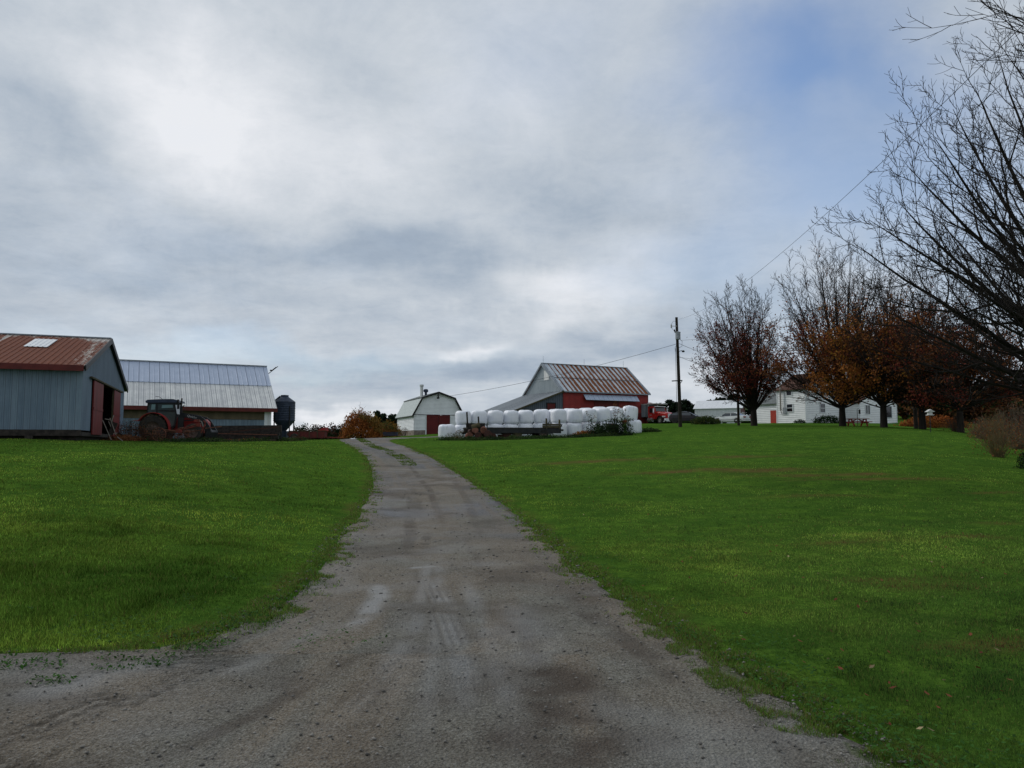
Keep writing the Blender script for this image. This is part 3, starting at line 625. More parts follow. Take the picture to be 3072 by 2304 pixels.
def grass_col(x, y, n):
    big = fbm(x*.16, y*.16, 3, 3); md = fbm(x*.8, y*.8, 8, 4); r = rs.rand(n)
    c = np.array([.088, .185, .026])[None]*(1-md[:, None])+np.array([.185, .285, .046])[None]*md[:, None]
    m3 = fbm(x*2.6, y*2.6, 14, 3); m4 = fbm(x*.35+9, y*.35, 17, 4)
    sh = np.clip(.62+.8*(m3-.25), .5, 1.3)*np.clip(.55+1.5*(m4-.3), .5, 1.35)*(.7+.6*big)
    c = c*sh[:, None]*(.30+1.35*r[:, None]**1.3); c[:, 0] *= (.78+.70*m4); pale = (rs.rand(n) < .10)[:, None]; c = np.where(pale, c*1.5, c)*np.array([1.08, 1.16, 1.1])[None]
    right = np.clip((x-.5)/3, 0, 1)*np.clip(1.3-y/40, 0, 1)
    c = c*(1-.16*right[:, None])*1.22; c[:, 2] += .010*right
    yel = (rs.rand(n) < .05)[:, None]; c = np.where(yel, np.array([.17, .16, .05])[None]*(.6+.6*r[:, None]), c)
    d = dryness(x, y)
    dr = (rs.rand(n) < d*.8)[:, None]; c = np.where(dr, np.array([.16, .085, .04])[None]*(.5+.7*r[:, None]), c)
    return c
def grass_h(x, y):
    ins = -inside(x, y); e = np.clip(ins/.6, 0.65, 1); t = fbm(x*1.4, y*1.4, 9, 3)
    t2 = np.clip((fbm(x*3.3, y*3.3, 62, 3)-.58)*8, 0, 1)
    return (.022+.042*t)*e*(1+.45*t2)*np.where(x < 0, 1.15, .85)*np.clip(.85-y/120, .4, 1)
def keep_lawn(x, y): 
    p = np.where(-inside(x, y) > 0, 1.0, 0.0); ins = -inside(x, y)
    p = np.where((ins > 0) & (ins < .3), .6+1.3*ins, p); p = np.where((ins <= 0) & (ins > -.50) & (fbm(x*2.3, y*2.3, 33, 3) > .50), .4, p); p = np.where((ins <= 0) & (ins > -.10), .35, p)
    p = p*(1-.55*dryness(x, y))
    bare = fbm(x*2.1, y*2.1, 55, 3); p = p*np.clip((bare-.20)*6, .6, 1)
    return (rs.rand(len(x)) < p) & (y < 72)
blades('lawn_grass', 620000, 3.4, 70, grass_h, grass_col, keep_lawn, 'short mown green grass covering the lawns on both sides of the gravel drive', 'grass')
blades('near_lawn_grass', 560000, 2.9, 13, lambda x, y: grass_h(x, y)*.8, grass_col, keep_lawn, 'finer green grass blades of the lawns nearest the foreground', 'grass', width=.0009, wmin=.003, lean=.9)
def keep_edge(x, y):
    ins = inside(x, y); w = .42*np.clip((fbm(x*2.2, y*2.2, 81, 3)-.38)*4, 0, 1)+.05
    return (ins > -.15) & (ins < w) & (fbm(x*7, y*7, 82, 3) > .46) & (rs.rand(len(x)) < .75)
def edge_col(x, y, n): r = rs.rand(n, 1); b_ = rs.rand(n, 1) < .22; return np.where(b_, np.array([[.17, .12, .06]]), np.array([[.110, .195, .034]]))*(.45+1.1*r)
blades('ragged_edge_grass', 2600000, 3.0, 50, lambda x, y: .032+0*x, edge_col, keep_edge, 'ragged tufts of grass creeping over both edges of the gravel drive', 'grass', width=.0011, wmin=.004, umax=.75, lean=1.0)
def keep_strip(x, y):
    ok = np.zeros(len(x), bool); d, _ = dist_poly(x, y, seglist([(745, 946), (800, 962), (845, 978), (872, 992), (885, 1005)]))
    return (np.abs(d) < .35) & (fbm(x*1.8, y*1.8, 15, 3) > .42)
def strip_col(x, y, n): r = rs.rand(n, 1); return np.array([.085, .135, .02])[None]*(.6+.8*r)
blades('median_grass', 160000, 24, 70, lambda x, y: .05+0*x, strip_col, keep_strip, 'thin strip of yellowish grass between the wheel ruts at the top of the gravel drive', 'grass', umax=.30)

def leafpatch(name, xs, ys, size, colf, label, cat, hz=(.0, .05), kind='stuff', matn='leaf', fold=.25, tilt=.6):
    n = len(xs); z = H(xs, ys)+hz[0]+rs.rand(n)*(hz[1]-hz[0])
    a = rs.rand(n)*2*pi; s = size*(.6+.8*rs.rand(n)); tx, ty = (rs.rand(2, n)-.5)*tilt
    ux = np.stack([np.cos(a), np.sin(a), np.cos(a)*tx+np.sin(a)*ty], 1)*s[:, None]; vx = np.stack([-np.sin(a), np.cos(a), -np.sin(a)*tx+np.cos(a)*ty], 1)*s[:, None]*.6
    C = np.stack([xs, ys, z], 1); up = np.array([0, 0, 1.0])[None]*s[:, None]*fold
    V = np.stack([C-ux*.5, C-vx*.5+up*.4, C+ux*.5+up, C+vx*.5+up*.4], 1)
    c = np.repeat(colf(n)[:, None], 4, 1)
    o = rawmesh(name, V.reshape(-1, 3), np.arange(4*n).reshape(-1, 4), 4, M[matn], col=c.reshape(-1, 3)); return tag(o, label, cat, kind=kind)
# broad-leaved weeds (clover, plantain) along both edges of the drive
def edge_weeds(n, side):
    y = 3.2*np.exp(rs.rand(n)*math.log(16/3.2)); e = rs.rand(n)**1.5*.9-.15
    x = np.where(side, rx(y)+edge_n(y, 9)+e*(.9), lx(y)+edge_n(y, 2)-e*1.1)
    if side is False:
        m_ = y < 6.2; xx = -1-rs.rand(n)*9; x = np.where(m_, xx, x); y = np.where(m_, 5.95+rs.rand(n)**1.3*1.0+.03*np.abs(x), y)
    k = (fbm(x*2.5, y*2.5, 61, 3) > .53) & (y > 3.2); return x[k], y[k]
xs1, ys1 = edge_weeds(9000, True); xs2, ys2 = edge_weeds(9000, False); xw, yw = np.concatenate([xs1, xs2]), np.concatenate([ys1, ys2])
def weedcol(n): r = rs.rand(n, 1); return np.array([.035, .095, .016])[None]*(.5+r)
leafpatch('clover_weeds', xw[::2], yw[::2], .027, weedcol, 'broad leaved clover and plantain growing along the edges of the gravel drive', 'weeds', (.01, .045))
# small weed tufts growing in the gravel, bottom left
tx_, ty_ = [], []
for U, Vv, r_ in ((380, 1412, .10), (250, 1425, .05), (110, 1475, .05), (60, 1440, .10), (240, 1445, .06), (535, 1345, .08), (450, 1390, .08), (420, 1400, .07), (340, 1430, .06), (560, 1330, .07), (600, 1312, .08), (470, 1360, .06), (30, 1430, .12), (330, 1437, .05), (120, 1468, .05)):
    px, py = hit(U*1.3888, Vv*1.3888); k = int(r_*1100); a_ = rs.rand(k)*6.28; q = np.sqrt(rs.rand(k))*r_*1.4; tx_.append(px+np.cos(a_)*q*2.2); ty_.append(py+np.sin(a_)*q*1.1)
leafpatch('gravel_weeds', np.concatenate(tx_), np.concatenate(ty_), .022, weedcol, 'small green weed tufts scattered in the gravel near the bottom left', 'weeds', (.0, .022), tilt=1.6)
# loose stones
n = 26000; y = 3.0*np.exp(rs.rand(n)*math.log(24/3.0)); u = (rs.rand(n)*2-1)*.8; x = u*y; ii = inside(x, y)
k = (ii > -.12) & (rs.rand(n) < np.where(ii < .55, 1.0, .33)); x, y = x[k], y[k]; n = len(x)
s = (.004+.012*rs.rand(n)**3)*np.clip(.6+y/9, 1, 2.2); ang = rs.rand(n)*2*pi
oct_ = np.array([(1, 0, 0), (0, .8, 0), (-1.1, 0, 0), (0, -.75, 0), (.1, .1, .55), (0, 0, -.5)])
R2 = np.stack([np.cos(ang), np.sin(ang)], 1); P8 = oct_[None]*s[:, None, None]*(.75+.5*rs.rand(n, 6, 1))
V = np.empty((n, 6, 3)); V[..., 0] = P8[..., 0]*R2[:, :1]-P8[..., 1]*R2[:, 1:]+x[:, None]; V[..., 1] = P8[..., 0]*R2[:, 1:]+P8[..., 1]*R2[:, :1]+y[:, None]; V[..., 2] = P8[..., 2]+(H(x, y)+.003)[:, None]
tri = np.array([(0, 1, 4), (1, 2, 4), (2, 3, 4), (3, 0, 4), (1, 0, 5), (2, 1, 5), (3, 2, 5), (0, 3, 5)])
c = np.array([.17, .16, .145])[None]*(.45+1.0*rs.rand(n, 1))
tag(rawmesh('loose_stones', V.reshape(-1, 3), (np.arange(n)[:, None, None]*6+tri[None]).reshape(-1, 3), 3, M['stone'], col=np.repeat(c[:, None], 6, 1).reshape(-1, 3)),
    'loose grey and brown stones scattered over the gravel drive', 'gravel', kind='stuff')
# fallen leaves on the right lawn
n = 420; y = 4.0*np.exp(rs.rand(n)*math.log(34/4.0)); x = y*(rs.rand(n)*.62+.06); k = -inside(x, y) > .1; x, y = x[k], y[k]
def fallcol(n): r = rs.rand(n, 1); b_ = rs.rand(n, 1) < .3; return np.where(b_, np.array([[.34, .27, .15]]), np.array([[.17, .055, .03]]))*(.5+.8*r)
leafpatch('fallen_leaves', x, y, .038, fallcol, 'brown and tan fallen leaves scattered over the lawn right of the drive', 'fallen leaves', (.025, .06), fold=.35)

# ------------------------------------------------------------------ buildings
def origin(U, V, Y): p = at(U, V, Y); return (p[0], p[1], p[2])
# --- long shed on the left, sliding doors open in its gable end
def long_shed():
    o = origin(240, 1309, 34.0); A = radians(20.2); w = 14.3; eh = 3.12; rh = 5.28; L = 15.0
    T = thing('long_shed', 'long blue-grey metal shed with rusty red roof and open red sliding doors', 'shed', o, A)
    m = MB(); ribs(m, -L, 0, .28, eh, .245, .022, .05); m.box((-L, .03, .28), (-.02, .10, eh))
    m.build('long_wall', M['steel_blue'], T)
    # gable wall (plane x=0, faces +x): local s = y
    top = lambda s: eh+(rh-eh)*(1-abs(s-w/2)/(w/2))-.1
    xf = lambda s, d, z: (-d, s, z)
    g = MB(); ribs(g, 0, 2.45, .28, top, .12, .016, .04, xf); ribs(g, 2.45, 12.0, 2.74, top, .12, .016, .04, xf); ribs(g, 12.0, w, .28, top, .12, .016, .04, xf)
    g.build('gable_wall', M['gable_blue'], T)
    i = MB(); i.box((-L, w-.1, .1), (-.02, w, eh)); i.box((-L, .1, .1), (-L+.1, w-.1, eh)); i.box((-L+.1, .1, .12), (-.1, w-.1, .14)); i.build('back_wall', M['wood_dark'], T)
    s = MB(); s.box((-L, -.05, .02), (.02, .12, .29)); s.box((-.12, .12, .02), (.03, w, .20)); 
    for x in (-14, -11, -8, -5, -2.1): s.box((x, -.10, -.45), (x+.3, .25, .02))
    s.box((-L, .3, -.7), (-.2, .4, .2)); s.box((-.3, .4, -.7), (-.2, w, .1))
    s.build('timber_sill', M['wood_dark'], T)
    r = MB(); slope(r, -L-.3, .12, (-.42, eh-.02), (w/2, rh), .25, .022, .04); slope(r, -L-.3, .12, (w+.42, eh-.02), (w/2, rh), .25, .022, .04)
    rf = r.build('roof', M['roof_shed'], T)
    rc = MB(); rc.bar((-L-.3, w/2, rh+.04), (.13, w/2, rh+.04), .22, .05); rc.build('ridge_cap', M['galv_dark'], rf)
    # pale patches of new sheet, proud of the roof
    ty = (w/2+.42); k = (rh-eh+.02)/ty
    for x0, x1, s0, s1 in ((-3.15, -2.15, .54, .84), (-6.05, -5.05, .66, .86)):
        p = MB(); slope(p, x0, x1, (-.42+ty*s0, eh-.02+k*ty*s0+.05), (-.42+ty*s1, eh-.02+k*ty*s1+.05), .21, .02, .05, .01); p.build('skylight_sheet', M['white_trim'], rf)
    f = MB(); f.box((-L-.3, -.50, eh-.26), (.10, -.43, eh-.0)); f.build('eave_fascia', M['red_trim'], T)
    b = MB()
    for sg, y0 in ((1, -.45), (-1, w+.45)):
        b.bar((.16, y0, eh-.12), (.16, w/2, rh-.10), .06, .26, (0, 0, 1)); 
        b.bar((-.14, y0, eh-.16), (-.14, w/2, rh-.14), .60, .04, (0, 0, 1))
    b.build('barge_board', M['black'], T)
    d = MB(); d.box((.05, 2.5, .12), (.11, 5.35, 2.68)); d.box((.11, 2.5, 1.3), (.13, 5.35, 1.42)); d.build('sliding_door', M['red_door'], T)
    d = MB(); d.box((.05, 9.35, .12), (.11, 11.95, 2.68)); d.box((.11, 9.35, 1.3), (.13, 11.95, 1.42)); d.build('sliding_door', M['red_door'], T)
    d = MB(); d.box((.0, 5.3, .2), (.09, 5.42, 2.74)); d.box((.0, 9.28, .2), (.09, 9.40, 2.74)); d.box((.04, 1.6, 2.72), (.16, 12.6, 2.80)); d.build('door_frame', M['wood_moss'], T)
    return T
SH = long_shed()

def metal_barn():
    o = origin(811, 1322, 66.5); A = radians(26.5); L = 19.0; eh = 2.75; rh = 6.95; w = 11.0; ky, kz = 2.75, 4.95
    T = thing('cattle_barn', 'long low barn with a wide grey corrugated roof behind the red tractor', 'barn', o, A)
    m = MB(); ribs(m, -L, -.55, 0, 1.82, .35, .03, .07); m.box((-L, .03, -.3), (-.02, .12, 1.82)); m.build('lower_wall', M['steel_blue'], T)
    m = MB(); m.box((-L, -.02, 1.82), (-.55, .12, eh)); m.box((-L, -.06, 1.79), (-.55, -.02, 1.85)); m.build('upper_wall', M['tan_wall'], T)
    m = MB(); m.box((-.55, -.05, -.2), (-.30, .10, eh)); m.box((-.12, -.05, -.2), (.03, .10, eh)); m.build('corner_post', M['white_trim'], T)
    m = MB(); m.box((-.30, -.01, -.2), (-.12, .08, eh)); m.prism([(.1, 0), (w, 0), (w, eh), (w/2, rh-.15), (.1, eh)], -.08, .0, 'yz'); m.build('gable_wall', M['galv_dull'], T)
    m = MB(); m.box((-L, w-.1, -.2), (-.08, w, eh)); m.prism([(.1, 0), (w, 0), (w, eh), (w/2, rh-.15), (.1, eh)], -L, -L+.08, 'yz'); m.build('rear_wall', M['galv_dull'], T)
    r = MB(); slope(r, -L-.2, .42, (-.5, eh+.02), (ky, kz), .17, .028, .06); r.build('lower_roof', M['galv_dull'], T)
    r = MB(); slope(r, -L-.2, .38, (ky-.12, kz+.0), (w/2, rh), .40, .03, .05); slope(r, -L-.2, .38, (w+.5, eh), (w/2, rh), .4, .03, .05); rf = r.build('upper_roof', M['galv'], T)
    rc = MB(); rc.bar((-L-.2, w/2, rh+.05), (.40, w/2, rh+.05), .30, .06); rc.build('ridge_cap', M['galv_dark'], rf)
    f = MB(); f.box((-L-.2, -.58, eh-.30), (.45, -.50, eh+.02)); f.build('eave_fascia', M['red_trim'], T)
    a = MB(); a.tube([(.42, w/2-.3, rh-.75), (1.35, w/2-.3, rh+.05)], .035, 6); a.bar((.75, w/2-.3, rh-.42), (1.2, w/2-.3, rh-.03), .10, .09); a.lathe([(0, -.08), (.09, -.05), (.1, .03), (0, .09)], 8, (.72, w/2-.3, rh-.36)); a.build('roof_antenna', M['black_steel'], T)
metal_barn()

def gambrel_shed():
    o = origin(1241.5, 1304, 95); A = radians(21); w = 6.2; L = 9.3
    T = thing('gambrel_shed', 'small white gambrel shed with dark red double doors behind the bales', 'shed', o, A)
    prof = [(-.25, 2.33), (1.0, 4.6), (3.1, 5.30), (5.2, 4.6), (6.45, 2.33)]
    def top(x): return np.interp(x, [p[0] for p in prof], [p[1] for p in prof])-.06
    g = MB(); clap(g, 0, 1.55, .55, 2.45, .17, .045); clap(g, 4.65, w, .55, 2.45, .17, .045)
    clap(g, 0, w, 2.52, lambda x: top(x), .17, .045); g.box((0, .0, .5), (1.55, .12, 2.5)); g.box((4.65, .0, .5), (w, .12, 2.5)); g.box((0, .02, 2.5), (w, .10, 2.55))
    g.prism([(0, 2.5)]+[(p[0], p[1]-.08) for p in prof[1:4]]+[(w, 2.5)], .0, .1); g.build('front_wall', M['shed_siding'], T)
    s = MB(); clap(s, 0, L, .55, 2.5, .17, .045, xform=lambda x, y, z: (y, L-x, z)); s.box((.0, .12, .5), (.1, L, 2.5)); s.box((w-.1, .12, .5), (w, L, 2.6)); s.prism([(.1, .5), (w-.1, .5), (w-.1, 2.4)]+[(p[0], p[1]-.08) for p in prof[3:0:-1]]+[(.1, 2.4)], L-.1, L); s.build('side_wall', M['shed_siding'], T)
    f = MB(); f.box((-.03, -.03, -.4), (1.55, .25, .55)); f.box((4.65, -.03, -.4), (w+.03, .25, .55)); f.box((-.03, .25, -.4), (.2, L, .55)); f.box((w-.2, .25, -.4), (w+.03, L, .55)); f.build('foundation', M['concrete'], T)
    def slab(p, q, mtl, th=.07):
        m = MB(); L_ = math.hypot(q[0]-p[0], q[1]-p[1]); nx, nz = -(q[1]-p[1])/L_*th, (q[0]-p[0])/L_*th
        if nz < 0: nx, nz = -nx, -nz
        m.prism([(p[0], p[1]), (q[0], q[1]), (q[0]+nx, q[1]+nz), (p[0]+nx, p[1]+nz)], -.28, L+.2); return m.build('roof', M[mtl], T)
    slab(prof[0], prof[1], 'shingle'); slab(prof[4], prof[3], 'shingle'); up = slab((.86, 4.58), (3.1, 5.34), 'shingle_dark'); slab((5.34, 4.58), (3.1, 5.34), 'shingle_dark')
    t = MB()
    for p, q in zip(prof[:-1], prof[1:]): t.bar((p[0], -.31, p[1]-.02), (q[0], -.31, q[1]-.02), .05, .20, (0, 0, 1) if abs(q[1]-p[1]) < 1 else (1, 0, 0))
    t.bar((-.24, -.28, 2.31), (-.24, L+.2, 2.31), .10, .12); t.bar((.92, -.28, 4.52), (.92, L+.2, 4.52), .10, .10); t.bar((-.1, -.05, 2.50), (w+.1, -.05, 2.50), .08, .05); t.build('black_trim', M['black'], T)
    for a, b_ in ((1.58, 3.08), (3.12, 4.62)):
        d = MB(); d.box((a, -.07, .02), (b_, -.02, 2.44)); d.box((a, -.09, 2.2), (b_, -.07, 2.42)); d.build('door', M['garage_red'], T)
    for lo, hi in (((1.44, -.09, .0), (1.57, -.0, 2.46)), ((4.63, -.09, 0), (4.76, 0, 2.46))): MB().box(lo, hi).build('door_frame', M['white_trim'], T)
    c = MB(); c.tube([(1.55, 2.4, 4.4), (1.55, 2.4, 6.25)], .20, 12); c.tube([(1.55, 2.4, 6.20), (1.55, 2.4, 6.42)], .27, 12); c.build('chimney_pipe', M['galv_dull'], T)
    c = MB(); c.tube([(2.05, 2.2, 4.8), (2.05, 2.2, 5.45)], .16, 12); c.lathe([(.16, 0), (.30, .08), (.33, .25), (.25, .40), (0, .46)], 12, (2.05, 2.2, 5.42)); c.build('roof_vent', M['bin'], T)
    l = MB(); l.tube([(3.0, -.1, 4.95), (3.0, -.45, 5.0), (2.95, -.6, 4.85), (2.9, -.62, 4.65)], .09, 8); l.lathe([(.05, 0), (.2, -.05), (.16, -.2)], 10, (2.9, -.62, 4.68)); l.build('yard_lamp', M['black'], T)
    return T
GS = gambrel_shed()

def red_barn():
    o = origin(1689, 1277, 105.3); A = radians(27.5); L = 14.5; w = 10.8; eh = 4.85; rh = 9.1; Q = 10.6
    T = thing('red_barn', 'tall red board barn with rust striped metal roof and grey lean-to', 'barn', o, A)
    m = MB(); clap(m, 0, L, -.6, eh-.02, .21, .035); m.box((0, .01, -.6), (L, .15, eh)); m.build('board_wall', M['red_boards'], T)
    for lo, hi in (((12.0, -.075, -.5), (L-.4, -.037, 1.9)), ((5.1, -.085, .2), (7.0, -.045, 4.0)), ((7.03, -.085, .2), (9.3, -.045, 4.0))): MB().box(lo, hi).build('barn_door', M['garage_red'], T)
    m = MB(); m.bar((11.9, -.1, 1.95), (L-.2, -.1, 1.95), .06, .06); m.build('door_rail', M['wood_moss'], T)
    for lo, hi in (((-.05, -.06, -.5), (.06, .02, eh)), ((L-.05, -.06, -.5), (L+.06, .12, eh))): MB().box(lo, hi).build('corner_board', M['red_trim'], T)
    eps = [(0, 0), (w, 0), (w, eh), (w/2, rh-.12), (0, eh)]
    g = MB(); xf = lambda s, d, z: (-.02+(-d)*-1-.03, s, z)
    top = lambda s: eh+(rh-.12-eh)*(1-abs(s-w/2)/(w/2))
    ribs(g, 0, w, 0, top, .30, .03, .08, lambda s, d, z: (-.04+d, s, z)); g.prism(eps, .0, .1, 'yz'); g.box((-.09, 0, 6.55), (-.05, w*.70, 6.62)); g.build('gable_wall', M['gable_grey'], T)
    g = MB(); g.box((-.12, 3.6, 6.6), (-.05, 5.0, 8.0)); g.build('loft_door', M['galv_dull'], T)
    b = MB(); b.prism(eps, L-.1, L, 'yz'); b.box((0, w-.15, -.5), (L, w, eh)); b.build('rear_wall', M['red_boards'], T)
    r = MB(); slope(r, -.35, L+.3, (-.32, eh-.10), (w/2, rh), .4, .03, .05); slope(r, -.35, L+.3, (w+.32, eh-.10), (w/2, rh), .4, .03, .05)
    rf = r.build('roof', M['roof_barn'], T)
    r = MB(); r.bar((-.35, w/2, rh+.05), (L+.3, w/2, rh+.05), .28, .06)
    for x in (-.22, L+.17): r.bar((x, -.32, eh-.03), (x, w/2, rh+.07), .28, .05)
    yk = w/2*.5-.3; zk = eh-.10+(rh-eh+.10)*((yk+.32)/(w/2+.32)); r.bar((-.1, yk, zk+.06), (L+.1, yk, zk+.06), .10, .03); r.build('roof_trim', M['galv_dark'], rf)
    r = MB(); r.bar((-.36, -.32, eh-.22), (-.36, w/2, rh-.12), .05, .22); r.bar((-.36, w+.32, eh-.22), (-.36, w/2, rh-.12), .05, .22); r.bar((-.3, -.36, eh-.16), (L+.3, -.36, eh-.16), .04, .16); r.build('barge_board', M['galv_dark'], T)
    for x in (.0, 7.0, 14.1):
        k = MB(); k.tube([(x, w/2, rh), (x, w/2, rh+1.05)], .018, 5); k.lathe([(0, -.06), (.06, 0), (0, .06)], 6, (x, w/2, rh+.5)); k.build('lightning_rod', M['galv_dark'], T)
    # projecting canopy over the door track
    c = MB(); slope(c, 3.35, 12.5, (-.75, 3.62), (-.05, 4.42), .22, .02, .05, .04); c.build('canopy', M['galv'], T)
    # lean-to: ridge along the gable wall, roof falls towards -x
    k = (eh-.10-1.95)/7.6; zt = lambda x: eh-.10+k*x
    m = MB(); ribs(m, -Q, 0, -1.2, lambda x: max(-1.1, zt(x)-.05), .30, .03, .07, lambda x, d, z: (x, d+.0, z)); m.box((-Q, .05, -1.2), (-Q+.1, w, zt(-Q))); m.box((-Q, w-.1, -1.2), (-.02, w, zt(-Q))); m.build('leanto_wall', M['steel_dark'], T)
    m = MB(); 
    # roof strips run down the slope (along x)
    Lr = math.hypot(Q+.5, k*(Q+.5)); tx, tz = -(Q+.5)/Lr, -(k*(Q+.5))/Lr; nx, nz = tz, -tx
    def rf2(s, d, t): return (-.04+tx*t+(-nx if nz < 0 else nx)*(-d)*1.0, s, zt(0)+tz*t+abs(nz)*(-d))
    ribs(m, -.35, w+.2, 0.0, Lr, .42, .045, .07, lambda s, d, t: (-.04+tx*t, s, zt(0)+.05+tz*t-d*1.0))
    m.prism([(-.04, zt(0)-.03), (-.04, zt(0)+.045), (-Q-.5, zt(-Q-.5)+.045), (-Q-.5, zt(-Q-.5)-.03)], -.34, w+.19); m.build('leanto_roof', M['galv_lean'], T)
    m = MB(); m.bar((0, -.38, zt(0)-.02), (-Q-.5, -.38, zt(-Q-.5)-.02), .05, .20); m.build('leanto_fascia', M['wood_moss'], T)
    # window with a dark red panel in it
    wn = MB(); 
    for a, b_ in (((-2.62, .9), (-2.50, 3.1)), ((-1.28, .9), (-1.16, 3.1)), ((-2.62, 3.0), (-1.16, 3.12)), ((-2.62, .8), (-1.16, .92))): wn.box((a[0], -.10, a[1]), (b_[0], .0, b_[1]))
    wf = wn.build('window', M['black'], T); p = MB(); p.box((-2.50, -.05, .92), (-1.28, -.01, 3.0)); p.build('pane', M['garage_red'], wf)
red_barn()

def garage():
    o = origin(2222, 1274, 112.0); A = radians(-24); 
    T = thing('low_garage', 'low white garage with a pale metal roof and dark brown gable end', 'garage', o, A)
    L = 6.6; w = 5.2; eh = 2.45; rh = 3.75
    m = MB(); ribs(m, -L, 0, -.4, eh, .30, .035, .07); m.box((-L, .04, -.4), (-.02, .1, eh)); m.box((-L, .1, -.4), (-L+.1, w, eh)); m.box((-L, w-.1, -.4), (-.02, w, eh)); m.prism([(.1, eh-.3), (w-.1, eh-.3), (w/2, rh-.2)], -L+.0, -L+.1, 'yz'); m.build('metal_wall', M['white_trim'], T)
    m = MB(); m.prism([(0, -.4), (w, -.4), (w, eh), (w/2, rh-.1), (0, eh)], -.1, 0, 'yz'); m.build('gable_wall', M['red_trim'], T)
    m = MB(); slope(m, -L-.2, .35, (-.25, eh-.02), (w/2, rh), .3, .02, .05); slope(m, -L-.2, .35, (w+.25, eh-.02), (w/2, rh), .3, .02, .05); m.build('roof', M['white_trim'], T)
    m = MB(); m.bar((.38, -.28, eh-.08), (.38, w/2, rh-.06), .04, .16); m.bar((.38, w+.28, eh-.08), (.38, w/2, rh-.06), .04, .16); m.build('barge_board', M['galv_dark'], T)
    window(T, 1.2, 1.0, 1.0, .8, .02, 'X'); window(T, 3.0, 1.0, 1.0, .8, .02, 'X')
garage()

